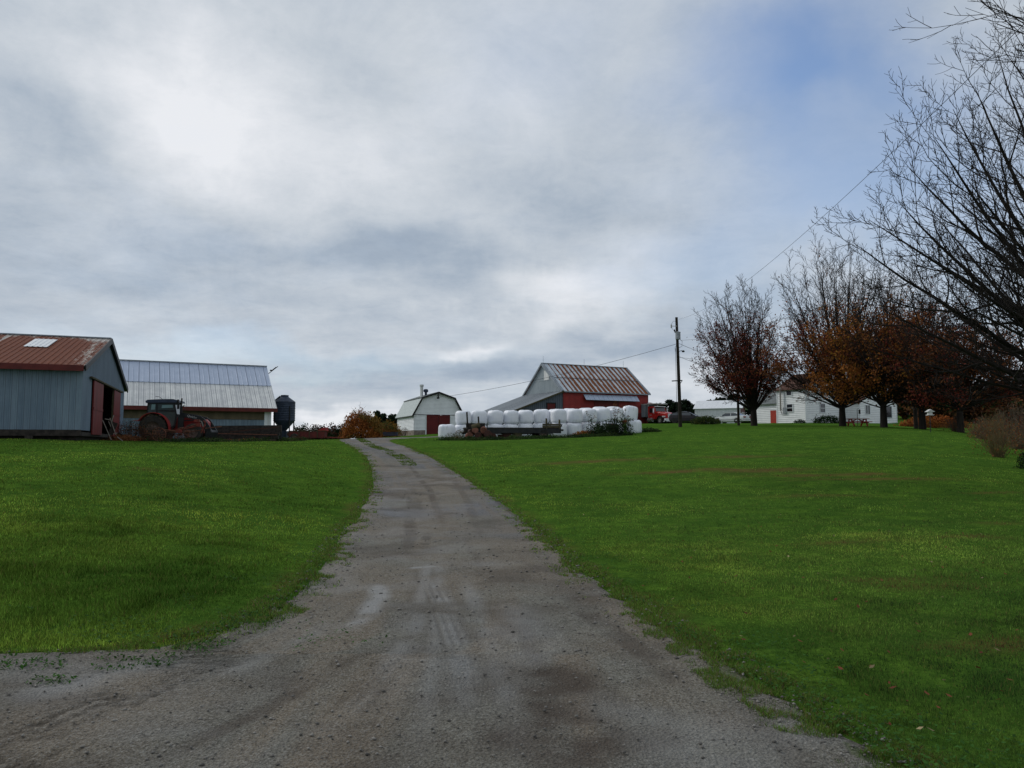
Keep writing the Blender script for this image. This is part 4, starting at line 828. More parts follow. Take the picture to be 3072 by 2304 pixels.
def farmhouse():
    o = origin(2418, 1272, 103.0); A = radians(33)
    T = thing('farmhouse', 'white clapboard farmhouse behind the maples, with a bright red door in its left wing', 'house', o, A)
    w, D, eh, rh = 8.4, 4.5, 4.85, 7.1
    yl = lambda x, y, z: (y, D-x, z)                # left face: plane x=0 facing -x
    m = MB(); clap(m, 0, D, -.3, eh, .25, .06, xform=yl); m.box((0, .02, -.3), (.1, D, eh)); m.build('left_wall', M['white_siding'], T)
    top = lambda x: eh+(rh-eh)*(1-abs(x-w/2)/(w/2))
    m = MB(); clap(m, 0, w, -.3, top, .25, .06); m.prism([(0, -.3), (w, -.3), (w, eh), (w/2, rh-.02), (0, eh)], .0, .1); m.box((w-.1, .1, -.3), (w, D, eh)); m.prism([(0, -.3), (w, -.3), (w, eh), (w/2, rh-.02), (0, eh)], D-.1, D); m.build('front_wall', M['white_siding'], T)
    for lo, hi in (((-.07, -.07, -.3), (.06, .06, eh)), ((-.07, D-.06, -.3), (.06, D+.07, eh))): MB().box(lo, hi).build('corner_board', M['white_trim'], T)
    def gable_roof(x0, x1, y0, y1, e, r, mt, ov=.35):
        m = MB(); xm = (x0+x1)/2; k = (r-e)/(xm-x0)
        for s, xa in ((1, x0-ov), (-1, x1+ov)):
            m.prism([(xa, e-k*ov), (xm, r), (xm, r+.12), (xa, e-k*ov+.12)], y0-ov, y1+ov)
        return m.build('roof', M[mt], T)
    gable_roof(0, w, 0, D, eh, rh, 'shingle_brown')
    window(T, 2.0, 1.75, .9, 1.0, -.05, 'x'); window(T, 2.1, 4.0, .8, .6, -.05, 'x', cross=0)
    window(T, 3.05, 1.65, 1.05, 1.15, -.05, 'y'); window(T, 3.3, 4.1, 1.0, 1.2, -.05, 'y')
    # left wing with the red door
    Wl, Wh = 4.4, 3.1
    wy = lambda x, y, z: (.5+y, D+Wl-x, z)
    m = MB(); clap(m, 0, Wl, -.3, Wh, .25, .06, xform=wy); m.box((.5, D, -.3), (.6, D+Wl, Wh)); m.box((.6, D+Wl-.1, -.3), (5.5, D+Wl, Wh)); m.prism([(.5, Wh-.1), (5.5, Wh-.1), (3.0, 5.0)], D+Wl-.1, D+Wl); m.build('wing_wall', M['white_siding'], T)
    m = MB(); 
    for xa in (.15, 5.85): m.prism([(xa, Wh-.20), (3.0, 5.1), (3.0, 5.22), (xa, Wh-.08)], D+.02, D+Wl+.3)
    m.build('wing_roof', M['shingle_dark'], T)
    m = MB(); m.box((.40, D+.55, .0), (.47, D+1.55, 2.05)); m.bar((.38, D+.6, .2), (.38, D+1.5, 1.0), .04, .12); m.bar((.38, D+.6, 1.0), (.38, D+1.5, 1.85), .04, .12); m.build('door', M['bright_red'], T)
    m = MB(); m.box((.40, D+.03, .0), (.46, D+.45, 2.05)); m.build('doorway_shade_panel', M['black'], T)  # near-black panel on the wall, standing in for the shade inside the doorway
    m = MB(); m.box((.39, D+.45, 0), (.46, D+.55, 2.05)); m.box((.39, D+.0, 2.05), (.46, D+1.62, 2.17)); m.build('door_frame', M['white_trim'], T)
    # right wing
    T2x, T2y, w2, D2, e2, r2 = w+.1, -2.4, 9.0, 6.0, 3.05, 5.9
    m = MB(); top2 = lambda x: e2+(r2-e2)*(1-abs(x-T2x-w2/2)/(w2/2))
    clap(m, T2x, T2x+w2, -.3, top2, .25, .06, y=T2y); clap(m, 0, 2.4, -.3, e2, .25, .06, xform=lambda x, y, z: (T2x+y, T2y+2.4-x, z))
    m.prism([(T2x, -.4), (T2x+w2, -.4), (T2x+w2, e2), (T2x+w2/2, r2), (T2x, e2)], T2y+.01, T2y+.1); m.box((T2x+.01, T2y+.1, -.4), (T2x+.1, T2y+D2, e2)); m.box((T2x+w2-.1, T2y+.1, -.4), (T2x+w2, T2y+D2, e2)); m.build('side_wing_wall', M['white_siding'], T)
    gable_roof(T2x, T2x+w2, T2y, T2y+D2, e2, r2, 'shingle_brown', .25)
    for lo, hi in (((T2x-.06, T2y-.07, -.4), (T2x+.06, T2y+.06, e2)), ((T2x+w2-.07, T2y-.07, -.4), (T2x+w2+.05, T2y+.06, e2))): MB().box(lo, hi).build('corner_board', M['white_trim'], T)
    window(T, T2x+1.3, 1.5, 1.0, 1.2, T2y-.05, 'y', cross=0, mull=1); window(T, T2x+6.0, 1.15, 1.55, 1.5, T2y-.05, 'y', fmat='gable_grey', cross=0)
    # stove pipe with its bracket, meter box
    m = MB(); m.tube([(-.32, 3.75, 2.0), (-.32, 3.75, 7.9)], .10, 10); m.tube([(-.32, 3.75, 7.9), (-.32, 3.75, 8.0)], .2, 10); m.build('stove_pipe', M['rim_grey'], T)
    m = MB(); m.bar((-.05, 3.75, 2.1), (-.4, 3.75, 2.1), .05, .05); m.bar((-.4, 3.75, 2.1), (-.05, 3.75, 1.5), .05, .05); m.build('pipe_bracket', M['black'], T)
    m = MB(); m.box((-.22, 3.0, 1.5), (-.06, 3.45, 2.35)); m.tube([(-.12, 3.2, 2.3), (-.12, 3.2, 4.4)], .035, 6); m.bar((-.15, 2.95, 1.45), (-.15, 3.9, 1.45), .05, .06); m.build('meter_box', M['pole_grey'], T)
farmhouse()

# --- feed bin beside the long barn
def feed_bin():
    p = at(851, 1320, 71.5); T = thing('feed_bin', 'dark ribbed metal feed bin on legs at the end of the long barn', 'feed bin', (p[0], p[1], h(p[0], p[1])))
    R = .98; z0, z1 = 1.85, 3.62; prof = []
    for i in range(56): z = z0+(z1-z0)*i/55; prof.append((R+.025*sin(i*2*pi/5), z))
    m = MB(); m.lathe(prof, 32); m.build('cylinder', M['bin'], T, smooth=True)
    m = MB(); m.lathe([(.16, .85), (R, z0)], 32); m.build('hopper', M['bin'], T)
    m = MB(); m.lathe([(R+.04, z1-.02), (.36, z1+.46), (.36, z1+.62), (0, z1+.66)], 32); m.build('lid', M['bin'], T)
    m = MB(); m.bar((-R-.05, -.2, z1-.05), (-.35, -.2, z1+.52), .12, .10); m.build('roof_ladder', M['black_steel'], T)
    for a in range(4):
        an = pi/4+a*pi/2; m = MB(); m.bar((cos(an)*R*1.02, sin(an)*R*1.02, -.2), (cos(an)*R*1.02, sin(an)*R*1.02, 3.2), .12, .08); m.build('leg', M['black_steel'], T)
    m = MB(); m.box((-.35, -.35, .1), (.35, .35, .9)); m.tube([(0, 0, .4), (-1.6, .5, .5)], .1, 8); m.build('auger_boot', M['bin'], T)
feed_bin()

# ------------------------------------------------------------------ wrapped bales
def bale_mesh(seed, lying=False):
    r = np.random.RandomState(seed); m = MB(); k = 48; hh = 1.13; R = .625
    ts = np.linspace(0, 1, 25); V = []
    ph = r.rand(6)*6.28; lean = (r.rand(2)-.5)*.06
    for t in ts:
        # superellipse profile from bottom centre to top centre
        a = -pi/2+pi*t; c, s = abs(cos(a))**.34, abs(sin(a))**.42*np.sign(sin(a))
        z = hh/2+s*hh/2; row = []
        for j in range(k):
            an = 2*pi*j/k; pleat = max(0, (t-.66)/.34); pleatb = max(0, (.30-t)/.30)
            rad = R*c*(1+.022*sin(2*an+ph[0])+.014*sin(3*an+ph[1])+.010*sin(5*an+ph[2])*sin(3*t+ph[3])) - .016*(pleat*(1-abs(2*pleat-1)*.3)+.7*pleatb)*(.5+.5*sin(an*21+ph[4]+2*sin(an*3)))*c
            bulge = 1+.035*sin(pi*t)**.5
            row.append((rad*bulge*cos(an)+lean[0]*z, rad*bulge*sin(an)+lean[1]*z, z+.02*sin(3*an+ph[5])*(t > .6)-.012*sin(an*9)*pleat))
        V.append(row)
    V = np.array(V); V = np.concatenate([V, V[:, :1]], 1); m.quadgrid(V); return m
BALES = [bale_mesh(s).build('wrapped_bale', M['bale'], smooth=True) for s in (1, 2, 3, 4, 5)]
_used = [False]*5; bc = [0]; rb = random.Random(4)
def bale(x, y, z, label, group, s=1.0, rz=None):
    i = bc[0] % 5; bc[0] += 1
    if not _used[i]: o = BALES[i]; _used[i] = True
    else: o = BALES[i].copy(); COL.objects.link(o)
    o.location = (x, y, z); o.rotation_euler = (rb.uniform(-.05, .05), rb.uniform(-.05, .05), rb.uniform(0, 6.28) if rz is None else rz); s *= rb.uniform(.975, 1.02); o.scale = (s*rb.uniform(.98, 1.03), s, s*rb.uniform(.985, 1.03))
    return tag(o, label, 'hay bale', group)
BA = at(1389, 1300, 60.6); BB = at(1840, 1300, 65.3); nb = 11
for i in range(nb):
    t = i/(nb-1); x, y = BA[0]*(1-t)+BB[0]*t, BA[1]*(1-t)+BB[1]*t; z = h(x, y)-.04
    g = z
    bale(x+.02*rb.uniform(-1, 1), y, z, f'white wrapped bale, {ORD[i]} from the left in the bottom rear row', 'wrapped bales in the stacked rows')
    bale(x+rb.uniform(-.04, .04), y+rb.uniform(-.05, .05), z+1.10+(.04 if i > 6 else 0), f'white wrapped bale, {ORD[i]} from the left in the top rear row', 'wrapped bales in the stacked rows')
p = at(1345, 1300, 59.9); bale(p[0]-.1, p[1]-.2, h(p[0], p[1])-.03, 'dirty white wrapped bale on the grass at the far left end of the rows', 'wrapped bales in the stacked rows', 1.0)
fr = [(1678, 61.6), (1723, 62.2), (1768, 62.8), (1809, 63.3), (1848, 63.8), (1888, 64.4)]
for i, (U, Y) in enumerate(fr):
    p = at(U, 1300, Y); z = h(p[0], p[1])-.05; s = 1.0
    if i == 5:
        bale(p[0]+.42, p[1], z+.02, f'white wrapped bale on the grass at the far right end of the rows', 'wrapped bales in the stacked rows', 1.02)
        bale(p[0]+.02, p[1]+.05, z+1.13, 'slumped white wrapped bale on top of the far right end of the rows', 'wrapped bales in the stacked rows', 1.06).rotation_euler = (0.04, .10, 1.0)
    else:
        bale(p[0], p[1], z, f'white wrapped bale, {ORD[i]} from the left in the bottom front row', 'wrapped bales in the stacked rows')
        bale(p[0]+rb.uniform(-.03, .03), p[1], z+1.09, f'gathered white bale, {ORD[i]} from the left in the top front row', 'wrapped bales in the stacked rows', 1.0)

# ------------------------------------------------------------------ flat trailer in front of the bales
def wheel(parent, c, R, w, rimr, rim='rim_grey', axis='y', name='wheel'):
    m = MB(); pr = [(rimr, -w/2), (R*.93, -w/2), (R, -w*.36), (R, w*.36), (R*.93, w/2), (rimr, w/2)]
    m.lathe(pr, 28, c, axis); o = m.build(name, M['rubber'], parent)
    m = MB(); m.lathe([(rimr, -w*.46), (rimr*.93, -w*.3), (rimr*.55, -w*.22), (rimr*.3, -w*.34), (0, -w*.34)], 20, c, axis)
    m.lathe([(rimr, w*.46), (rimr*.93, w*.3), (rimr*.55, w*.22), (rimr*.3, w*.34), (0, w*.34)], 20, c, axis); m.build('rim', M[rim], o)
    return o
def trailer():
    p = at(1405, 1300, 56.6); q = at(1683, 1300, 58.2); A = math.atan2(q[1]-p[1], q[0]-p[0]); L = math.hypot(q[0]-p[0], q[1]-p[1])
    zt = at(1405, 1281, 56.6)[2]-.02; g = h(p[0]+3, p[1])
    T = thing('hay_wagon', 'dark flat deck hay wagon with wooden stakes parked in front of the wrapped bales', 'wagon', (p[0], p[1], g), A)
    d = zt-g
    m = MB(); 
    for i in range(9): m.box((-.05, i*.25, d-.07), (L, i*.25+.235, d))
    m.build('deck', M['wood_dark'], T)
    m = MB(); m.box((0, -.03, d-.42), (L+.0, .05, d-.072)); m.box((0, 2.15, d-.42), (L, 2.23, d-.072)); 
    for x in np.arange(.1, L, 1.1): m.box((x, .05, d-.2), (x+.1, 2.15, d-.075))
    m.box((L+.02, .5, d-.24), (L+.35, .8, d-.10)); m.box((-.3, .9, d-.5), (-.02, 1.1, d-.36)); m.build('frame', M['black_steel'], T)
    for x, s in ((1.55, .33), (L-1.35, .36)):
        for yy in (.02, 2.1): wheel(T, (x, yy+.06, s-.02), s, .22, s*.55, 'rim_grey' if x < 3 else 'rim_rust')
        a = MB(); a.tube([(x, .1, s), (x, 2.1, s)], .05, 6); a.box((x-.15, .4, s), (x+.15, .5, d-.40)); a.box((x-.15, 1.7, s), (x+.15, 1.8, d-.40)); a.build('axle', M['rust_dark'], T)
    a = MB(); a.tube([(1.6, 1.1, .42), (L-1.3, 1.1, .42)], .05, 6); a.lathe([(.16, -.1), (.2, 0), (.16, .1)], 10, (4.7, .3, .45), 'y'); a.lathe([(.16, -.1), (.2, 0), (.16, .1)], 10, (5.1, .3, .5), 'y'); a.build('reach_pole', M['rust_dark'], T)
    for x, ht, lean in ((-.02, 1.28, -.10), (.80, .95, -.06)):
        m = MB(); m.bar((x, .0, d-.1 if x > 0 else d-.55), (x+lean, .0, d+ht-.15), .12, .10); m.build('stake', M['wood_dark'], T)
    for x, ht in ((L-1.15, .70), (L-.12, .62)):
        m = MB(); m.bar((x, .0, d-.1), (x, .0, d+ht), .13, .10); m.build('stake', M['wood_moss'], T)
    m = MB(); m.bar((L-.02, -.02, d+.05), (L+.08, -.02, d+.28), .16, .04); m.bar((L-.05, -.02, d+.3), (L+.08, -.02, d+.1), .05, .04); m.build('chain', M['black_steel'], T)
    m = MB(); m.box((-.18, -.06, d-.02), (1.25, .02, d+.30)); m.box((-.3, .0, d-.28), (.0, .1, d-.12)); m.build('headboard', M['wood_dark'], T)
    m = MB(); m.box((L-1.45, -.07, d+.0), (L-.02, .02, d+.15)); m.box((L-1.45, -.08, d+.16), (L-.02, .01, d+.30)); m.build('tailboard', M['wood_moss'], T)
    # rusty iron and wood blocks heaped against the left end
    r = random.Random(3)
    P = at(1450, 1312, 56.0); Sx = thing('scrap_heap', 'heap of rusty drums and split wood at the left end of the flat wagon', 'scrap heap', (P[0], P[1], h(P[0], P[1])))
    def blk(name, c, R, L_, an, tl, mt):
        m = MB(); d_ = Vector((cos(an)*cos(tl), sin(an)*cos(tl), sin(tl)))*L_/2; c = Vector(c)
        m.tube([tuple(c-d_), tuple(c-d_*.9), tuple(c+d_*.9), tuple(c+d_)], [R*.9, R, R, R*.9], 12); m.build(name, M[mt], Sx)
    blk('drum', (-1.05, 0, .26), .26, .5, -1.3, .1, 'rust'); blk('drum', (-.62, .1, .62), .24, .5, -1.4, .3, 'rust'); blk('drum', (.02, 0, .70), .25, .45, -1.5, -.2, 'rust')
    blk('log', (-.35, -.1, .30), .26, .55, -1.7, 0, 'rust_dark'); blk('log', (.30, 0, .35), .30, .6, -1.45, .2, 'rust_dark'); blk('log', (-.55, .1, .98), .20, .6, .2, .3, 'wood_moss'); blk('log', (.7, .1, .25), .25, .5, -1.6, 0, 'rust_dark'); blk('drum', (-.95, .1, .62), .15, .4, -1.2, 0, 'rust_dark')
    # low clutter under the deck
    for k, (U, V_) in enumerate(((1505, 1308), (1522, 1308), (1552, 1307))):
        P = at(U, V_, 57.6); o = MB(); o.box((-.30, -.2, -.02), (.28, .25, .26+.04*k)); o.box((-.35, -.25, .26+.04*k), (.33, .3, .31+.04*k)); o = o.build('scrap_crate', M['rust_dark' if k != 2 else 'wood_moss'])
        o.location = (P[0], P[1], h(P[0], P[1])); o.rotation_euler = (0, 0, .3*k); tag(o, f'low rusty crate under the flat wagon, {("left", "middle", "right")[k]} one of three', 'crate', 'crates under the flat wagon')
trailer()
P = at(1836, 1284, 60.0); o = MB(); 
for i in range(4): o.box((-.42, -.3, .02+i*.14), (.42, .3, .14+i*.14))
o = o.build('wooden_crate', M['wood_dark']); o.location = (P[0], P[1], P[2]-.25); o.rotation_euler = (0, .08, .2); tag(o, 'dark wooden crate half hidden in the weeds before the right bales', 'crate')
o = MB(); o.box((-.3, -.2, -1.6), (-.22, -.12, .1)); o.box((.3, -.2, -1.6), (.38, -.12, .1)); st = o.build('crate_leg', M['wood_dark'], bpy.data.objects['wooden_crate'])

# ------------------------------------------------------------------ tractor
def tractor():
    p = at(472, 1322, 50.5); g = h(p[0], p[1])
    T = thing('tractor', 'red farm tractor with dark glass cab and black front loader facing right', 'tractor', (p[0], p[1], g), radians(8))
    # local: x forward (right in the picture), y away. rear axle at x=0
    for yy in (-.85, .85): wheel(T, (0, yy, .84), .84, .5, .44, 'rim_rust', name='rear_wheel')
    for yy in (-.8, .8): wheel(T, (2.45, yy, .58), .58, .38, .32, 'rim_rust', name='front_wheel')
    # tyre lugs on the near rear wheel
    o = [c for c in T.children if c.name.startswith('rear_wheel')][0]; l = MB()
    for a in range(22):
        an = a*2*pi/22; c = (cos(an)*.85, -.85, .84+sin(an)*.85); l.bar((c[0], -1.1, c[2]), (cos(an+.15)*.85, -.85, .84+sin(an+.15)*.85), .07, .06, (cos(an), 0, sin(an)))
    l.build('tread_lug', M['rubber'], o)
    m = MB(); m.prism([(.55, .75), (3.0, .72), (3.25, .95), (3.25, 1.25), (3.05, 1.46), (1.25, 1.60), (.55, 1.5)], -.30, .30); m.build('hood', M['tractor_red'], T)
    m = MB(); m.box((-.45, -.28, .55), (2.6, .28, .98)); m.box((2.3, -.65, .5), (2.6, .65, .68)); m.build('chassis', M['black_steel'], T)
    for y0, y1 in ((-1.12, -.58), (.58, 1.12)):
        f = MB(); pts = [(cos(a)*1.02, .84+sin(a)*.98*1.05) for a in np.linspace(radians(150), radians(12), 14)]; pts = [(-1.22, 1.36)]+pts+[(1.06, .70)]
        for q, w_ in zip(pts[:-1], pts[1:]): f.prism([q, w_, (w_[0]*.95, w_[1]-.04), (q[0]*.95, q[1]-.04)], y0, y1)
        f.build('fender', M['tractor_red'], T)
    # cab
    cp = [(-.42, 1.80), (-.50, 1.85), (-.46, 2.50), (1.18, 2.55), (1.32, 1.75), (1.20, 1.0), (.72, .95), (.62, 1.35), (.30, 1.72)]
    g_ = MB(); g_.prism(cp, -.66, .66); g_.build('cab_glass', M['glass_green'], T)
    g_ = MB(); g_.prism([(.40, 2.16), (1.10, 2.18), (1.07, 2.38), (.42, 2.36)], -.70, -.67); g_.build('side_window', M['glass_bright'], T)
    g_ = MB(); g_.prism([(-.25, 2.05), (.0, 2.06), (.0, 2.40), (-.22, 2.40)], -.70, -.67); g_.build('rear_window', M['glass_bright'], T)
    fr = MB()
    for yy in (-.68, .68):
        for a, b in (((-.48, 1.8), (-.44, 2.52)), ((.12, 1.75), (.10, 2.52)), ((1.18, 2.5), (1.33, 1.75)), ((1.33, 1.75), (1.20, .95)), ((.72, .92), (1.2, .95)), ((.12, 1.78), (.60, 1.30)), ((.60, 1.30), (.74, .92)), ((-.45, 1.80), (.12, 1.78)), ((.2, 2.02), (1.22, 2.0)), ((-.44, 2.48), (1.18, 2.5))):
            fr.bar((a[0], yy, a[1]), (b[0], yy, b[1]), .06, .075, (0, 1, 0))
    for x, z in ((-.46, 2.5), (1.2, 2.5), (1.33, 1.75), (-.46, 1.8)): fr.bar((x, -.7, z), (x, .7, z), .07, .07)
    fr.build('cab_frame', M['black_steel'], T)
    r = MB(); r.prism([(-.58, 2.50), (-.60, 2.62), (-.48, 2.70), (.2, 2.74), (1.1, 2.76), (1.42, 2.66), (1.48, 2.54)], -.74, .74); r.build('cab_roof', M['bin'], T)
    e = MB(); e.tube([(1.58, -.55, 1.6), (1.58, -.55, 2.45), (1.60, -.55, 2.82)], .05, 8); e.tube([(1.58, -.55, 1.6), (1.58, -.55, 2.3)], .09, 8); e.build('exhaust', M['black'], T)
    e = MB(); e.bar((1.3, -.7, 2.45), (1.5, -.95, 2.4), .04, .04); e.bar((1.5, -.95, 2.48), (1.5, -.95, 2.1), .06, .14); e.tube([(1.75, -.6, 2.0), (1.9, -.6, 2.3), (1.75, -.6, 2.35), (1.62, -.6, 2.2)], .03, 6); e.lathe([(0, -.05), (.12, -.04), (.12, .04), (0, .05)], 10, (1.42, -.75, 2.62), 'x'); e.build('mirror', M['black'], T)
    e = MB(); e.tube([(.35, -.3, 2.74), (.1, -.3, 2.93), (-.15, -.3, 2.96)], .015, 5); e.build('antenna', M['black'], T)
    s = MB(); s.bar((.95, -.75, .55), (1.25, -.75, .95), .3, .04); s.box((.85, -.9, .4), (1.3, -.7, .46)); s.box((1.45, -.62, .75), (1.75, -.35, 1.1)); s.build('steps', M['black_steel'], T)
    # loader
    for yy in (-.72, .72):
        l = MB(); l.prism([(1.45, .75), (1.75, .75), (1.85, 1.75), (1.62, 1.85), (1.45, 1.6)], yy-.05, yy+.05)
        l.prism([(1.62, 1.88), (1.70, 1.62), (2.8, 1.32), (3.25, .58), (3.62, .62), (3.40, 1.05), (3.10, 1.48), (2.9, 1.62), (2.2, 1.80)], yy-.07, yy+.07)
        l.bar((1.7, yy-.08*np.sign(-yy)*-1, 1.35), (2.7, yy, 1.40), .06, .07); l.build('loader_arm', M['black_steel'], T)
        c = MB(); c.bar((2.65, yy-.11, 1.42), (2.95, yy-.11, 1.30), .04, .05); c.bar((2.95, yy-.11, 1.30), (3.15, yy-.11, .70), .045, .05); c.build('hydraulic_ram', M['rim_grey'], T)
    c = MB(); c.bar((2.8, -.7, 1.45), (2.8, .7, 1.45), .1, .1); c.prism([(3.2, .25), (3.3, .7), (3.55, .75), (3.6, .6), (3.5, .2), (4.1, .05), (4.1, .0), (3.3, .0)], -.95, .95); c.build('bucket', M['black_steel'], T)
    tcv = bpy.data.curves.new('loader_lettering', 'FONT'); tcv.body = 'Quicke'; tcv.size = .21; tcv.extrude = .004
    to = bpy.data.objects.new('tmp', tcv); COL.objects.link(to); bpy.context.view_layer.update()
    me = bpy.data.meshes.new_from_object(to.evaluated_get(bpy.context.evaluated_depsgraph_get())); bpy.data.objects.remove(to); me.name = 'loader_lettering'
    lo = bpy.data.objects.new('loader_lettering', me); COL.objects.link(lo); me.materials.clear(); me.materials.append(M['lettering']); lo.parent = T
    lo.location = (2.02, -.80, 1.62); lo.rotation_euler = (pi/2, radians(14), 0)
    # linkage behind
    k = MB(); k.bar((-.3, -.4, 1.3), (-.95, -.4, 1.05), .08, .05); k.bar((-.95, -.4, 1.45), (-1.05, -.4, .7), .12, .05); k.bar((-.3, -.3, .6), (-1.3, -.4, .75), .08, .06); k.bar((-1.3, -.5, .75), (-1.3, .5, .75), .1, .08); k.build('hitch', M['black_steel'], T)
tractor()

# ------------------------------------------------------------------ old rake / cultivator in front of the tractor
def spoked(m, c, R, n=10, t=.025, tilt=0):
    a = np.linspace(0, 2*pi, 29); pts = [(c[0]+cos(q)*R, c[1]+tilt*cos(q)*R, c[2]+sin(q)*R) for q in a]; m.tube(pts, t, 6, False)
    for i in range(n): q = i*2*pi/n; m.tube([c, (c[0]+cos(q)*R, c[1]+tilt*cos(q)*R, c[2]+sin(q)*R)], t*.5, 4)
def rake():
    p = at(440, 1328, 46.5); T = thing('hay_rake', 'old rusty red hay rake with spoked wheels lying in front of the tractor', 'farm implement', (p[0], p[1], h(p[0], p[1])), radians(5))
    s = 46.5/F_PX  # metres per pixel there
    def X(px): return (400+px*.1266-440)*s
    def Z(py): return max(0.02, (1327-(1150+py*.1266))*s)
    f = MB(); bars = [((250, 1150), (620, 1150), .05), ((620, 1120), (960, 1150), .06), ((690, 1160), (1000, 1185), .06), ((960, 1150), (1530, 960), .045), ((1000, 1130), (1530, 1040), .04), ((1300, 1170), (1580, 1125), .05), ((1180, 1165), (1300, 1165), .13), ((1640, 1090), (2020, 1045), .045),
                      ((100, 1310), (400, 1240), .03), ((120, 1220), (400, 1210), .03), ((850, 1390), (1260, 1400), .04), ((700, 1200), (620, 1380), .04), ((1040, 1200), (980, 1400), .04), ((1100, 1160), (1290, 1300), .05)]
    for i, (a, b, t) in enumerate(bars): f.tube([(X(a[0]), .05*(i % 3), Z(a[1])), (X(b[0]), .05*(i % 3), Z(b[1]))], t*.6, 6)
    f.build('frame', M['rust'], T)
    f = MB(); f.tube([(X(1620), 0, Z(1200)), (X(1640), 0, Z(930)), (X(1600), 0, Z(915))], .045, 6); f.bar((X(1560), -.05, Z(1200)), (X(1650), -.05, Z(1000)), .16, .05); f.box((X(1395), -.1, Z(940)), (X(1510), .1, Z(880))); f.box((X(1440), -.1, Z(1050)), (X(1540), .1, Z(970))); f.bar((X(1180), -.05, Z(1110)), (X(1500), -.05, Z(1010)), .08, .05)
    f.box((X(980), -.08, Z(1200)), (X(1110), .08, Z(1120))); f.build('hitch_frame', M['rust_red'], T)
    for cx, cy, R in ((590, 1290, 1.0), (1110, 1310, .85)):
        m = MB(); spoked(m, (X(cx), .0, .42), .40, 10, .03); m.build('spoked_wheel', M['rust'], T)
    for cx in (520, 700, 860, 1010, 1200):
        m = MB(); r = random.Random(cx); 
        for i in range(14): a = i*2*pi/14+r.random()*.2; m.tube([(X(cx), .4, .40), (X(cx)+cos(a)*.25, .4, .40+sin(a)*.25), (X(cx)+cos(a+.3)*.38, .42, .40+sin(a+.3)*.36)], .012, 4)
        m.build('tine_reel', M['rust_dark'], T)
    m = MB()
    for i in range(9): m.tube([(X(250)-.05*i, .3, .1+.08*i), (X(250)+1.2-.1*i, .35, .14+.085*i)], .018, 4)
    m.build('tine_bar', M['rust_dark'], T)
rake()

# long dark timbers piled beside the rake
def timber(U0, V0, U1, V1, Y, w, t, mt, label, cat='beam'):
    a = at(U0, V0, Y); b = at(U1, V1, Y+1.0); m = MB(); L = float(np.linalg.norm(b-a)); m.box((0, 0, -t/2), (L, w, t/2))
    o = m.build('timber_beam', M[mt]); d = b-a; o.location = tuple(a); o.rotation_euler = (0, -math.asin(d[2]/L), math.atan2(d[1], d[0])); return tag(o, label, cat, 'timbers piled beside the tractor')
timber(612, 1283.5, 844, 1281.5, 53, .30, .28, 'wood_dark', 'topmost long dark timber of the pile right of the tractor')
timber(612, 1295, 844, 1290, 53, .5, .26, 'wood_dark', 'dark timber second from the top of the pile right of the tractor')
timber(606, 1305, 838, 1301, 52.6, .6, .24, 'wood_dark', 'dark timber third from the top of the pile right of the tractor')
timber(600, 1315, 834, 1312, 52.2, .7, .24, 'wood_dark', 'bottom dark timber of the pile right of the tractor')
timber(690, 1296, 835, 1281, 52.4, .06, .07, 'rust_dark', 'thin rusty pipe sloping across the dark timber pile', 'pipe')
timber(608, 1299.5, 832, 1304.5, 52.1, .05, .05, 'rust', 'thin straight rusty pipe across the middle of the timber pile', 'pipe')
timber(620, 1319, 828, 1320, 51.9, .07, .05, 'rim_rust', 'pale pole lying on the grass below the timber pile', 'pipe')
timber(600, 1302, 845, 1297, 54.2, .10, 1.05, 'black_steel', 'tall dark board standing behind the timber pile', 'board')

# things by the open shed door
def door_frame_junk():
    p = at(322, 1314, 38.5); T = thing('folded_frame', 'folded grey metal frame leaning in the open shed doorway', 'metal frame', (p[0], p[1], h(p[0], p[1])), .3)
    m = MB(); 
    for a, b in (((-.25, 0, 1.05), (.18, 0, .05)), ((-.15, 0, 1.1), (.08, .1, 1.05)), ((.08, 0, 1.15), (.38, 0, .30)), ((.0, .1, 1.0), (.25, .1, .4)), ((.25, 0, .35), (.42, .1, .4)), ((.15, 0, .9), (.25, 0, 1.3)), ((.45, 0, .2), (.75, 0, -.05))): m.tube([a, b], .022, 5)
    m.build('tube_frame', M['rim_grey'], T); m = MB(); m.box((-.12, .02, .35), (.12, .06, .98)); o = m.build('panel', M['wood_dark'], T); o.rotation_euler = (0, .35, 0)
door_frame_junk()

# manure spreader
def spreader():
    p = at(884, 1322, 68.0); T = thing('manure_spreader', 'dark red manure spreader wagon parked at the crest left of the drive', 'farm wagon', (p[0], p[1], h(p[0], p[1])-.05), radians(2))
    m = MB(); m.prism([(-.35, .85), (-.35, .35), (2.6, .25), (2.75, .85)], -.55, -.50); m.prism([(-.35, .85), (-.35, .35), (2.6, .25), (2.75, .85)], .85, .90); m.box((-.3, -.5, .32), (2.6, .85, .38)); m.box((2.58, -.5, .3), (2.66, .85, .85)); m.build('box', M['red_trim'], T)
    m = MB(); m.bar((-.4, -.56, .88), (2.8, -.56, .90), .08, .06); 
    for x in (.5, 1.4, 2.1): m.bar((x, -.58, .3), (x, -.58, .86), .05, .05)
    m.build('top_rail', M['wood_moss'], T)
    m = MB(); m.prism([(2.0, .88), (2.8, .90), (2.75, 1.22), (2.4, 1.10)], -.5, .8); m.build('front_shield', M['tractor_red'], T)
    m = MB(); m.bar((2.6, .1, .35), (4.0, .1, .30), .1, .1); m.build('drawbar', M['rust_red'], T)
    for yy in (-.72, 1.05): wheel(T, (.15, yy, .30), .36, .24, .2, 'rim_rust')
    m = MB(); m.lathe([(.0, -.5), (.18, -.5), (.18, .8), (0, .8)], 8, (-.4, 0, .6), 'y'); m.build('beater', M['rust_dark'], T)
spreader()
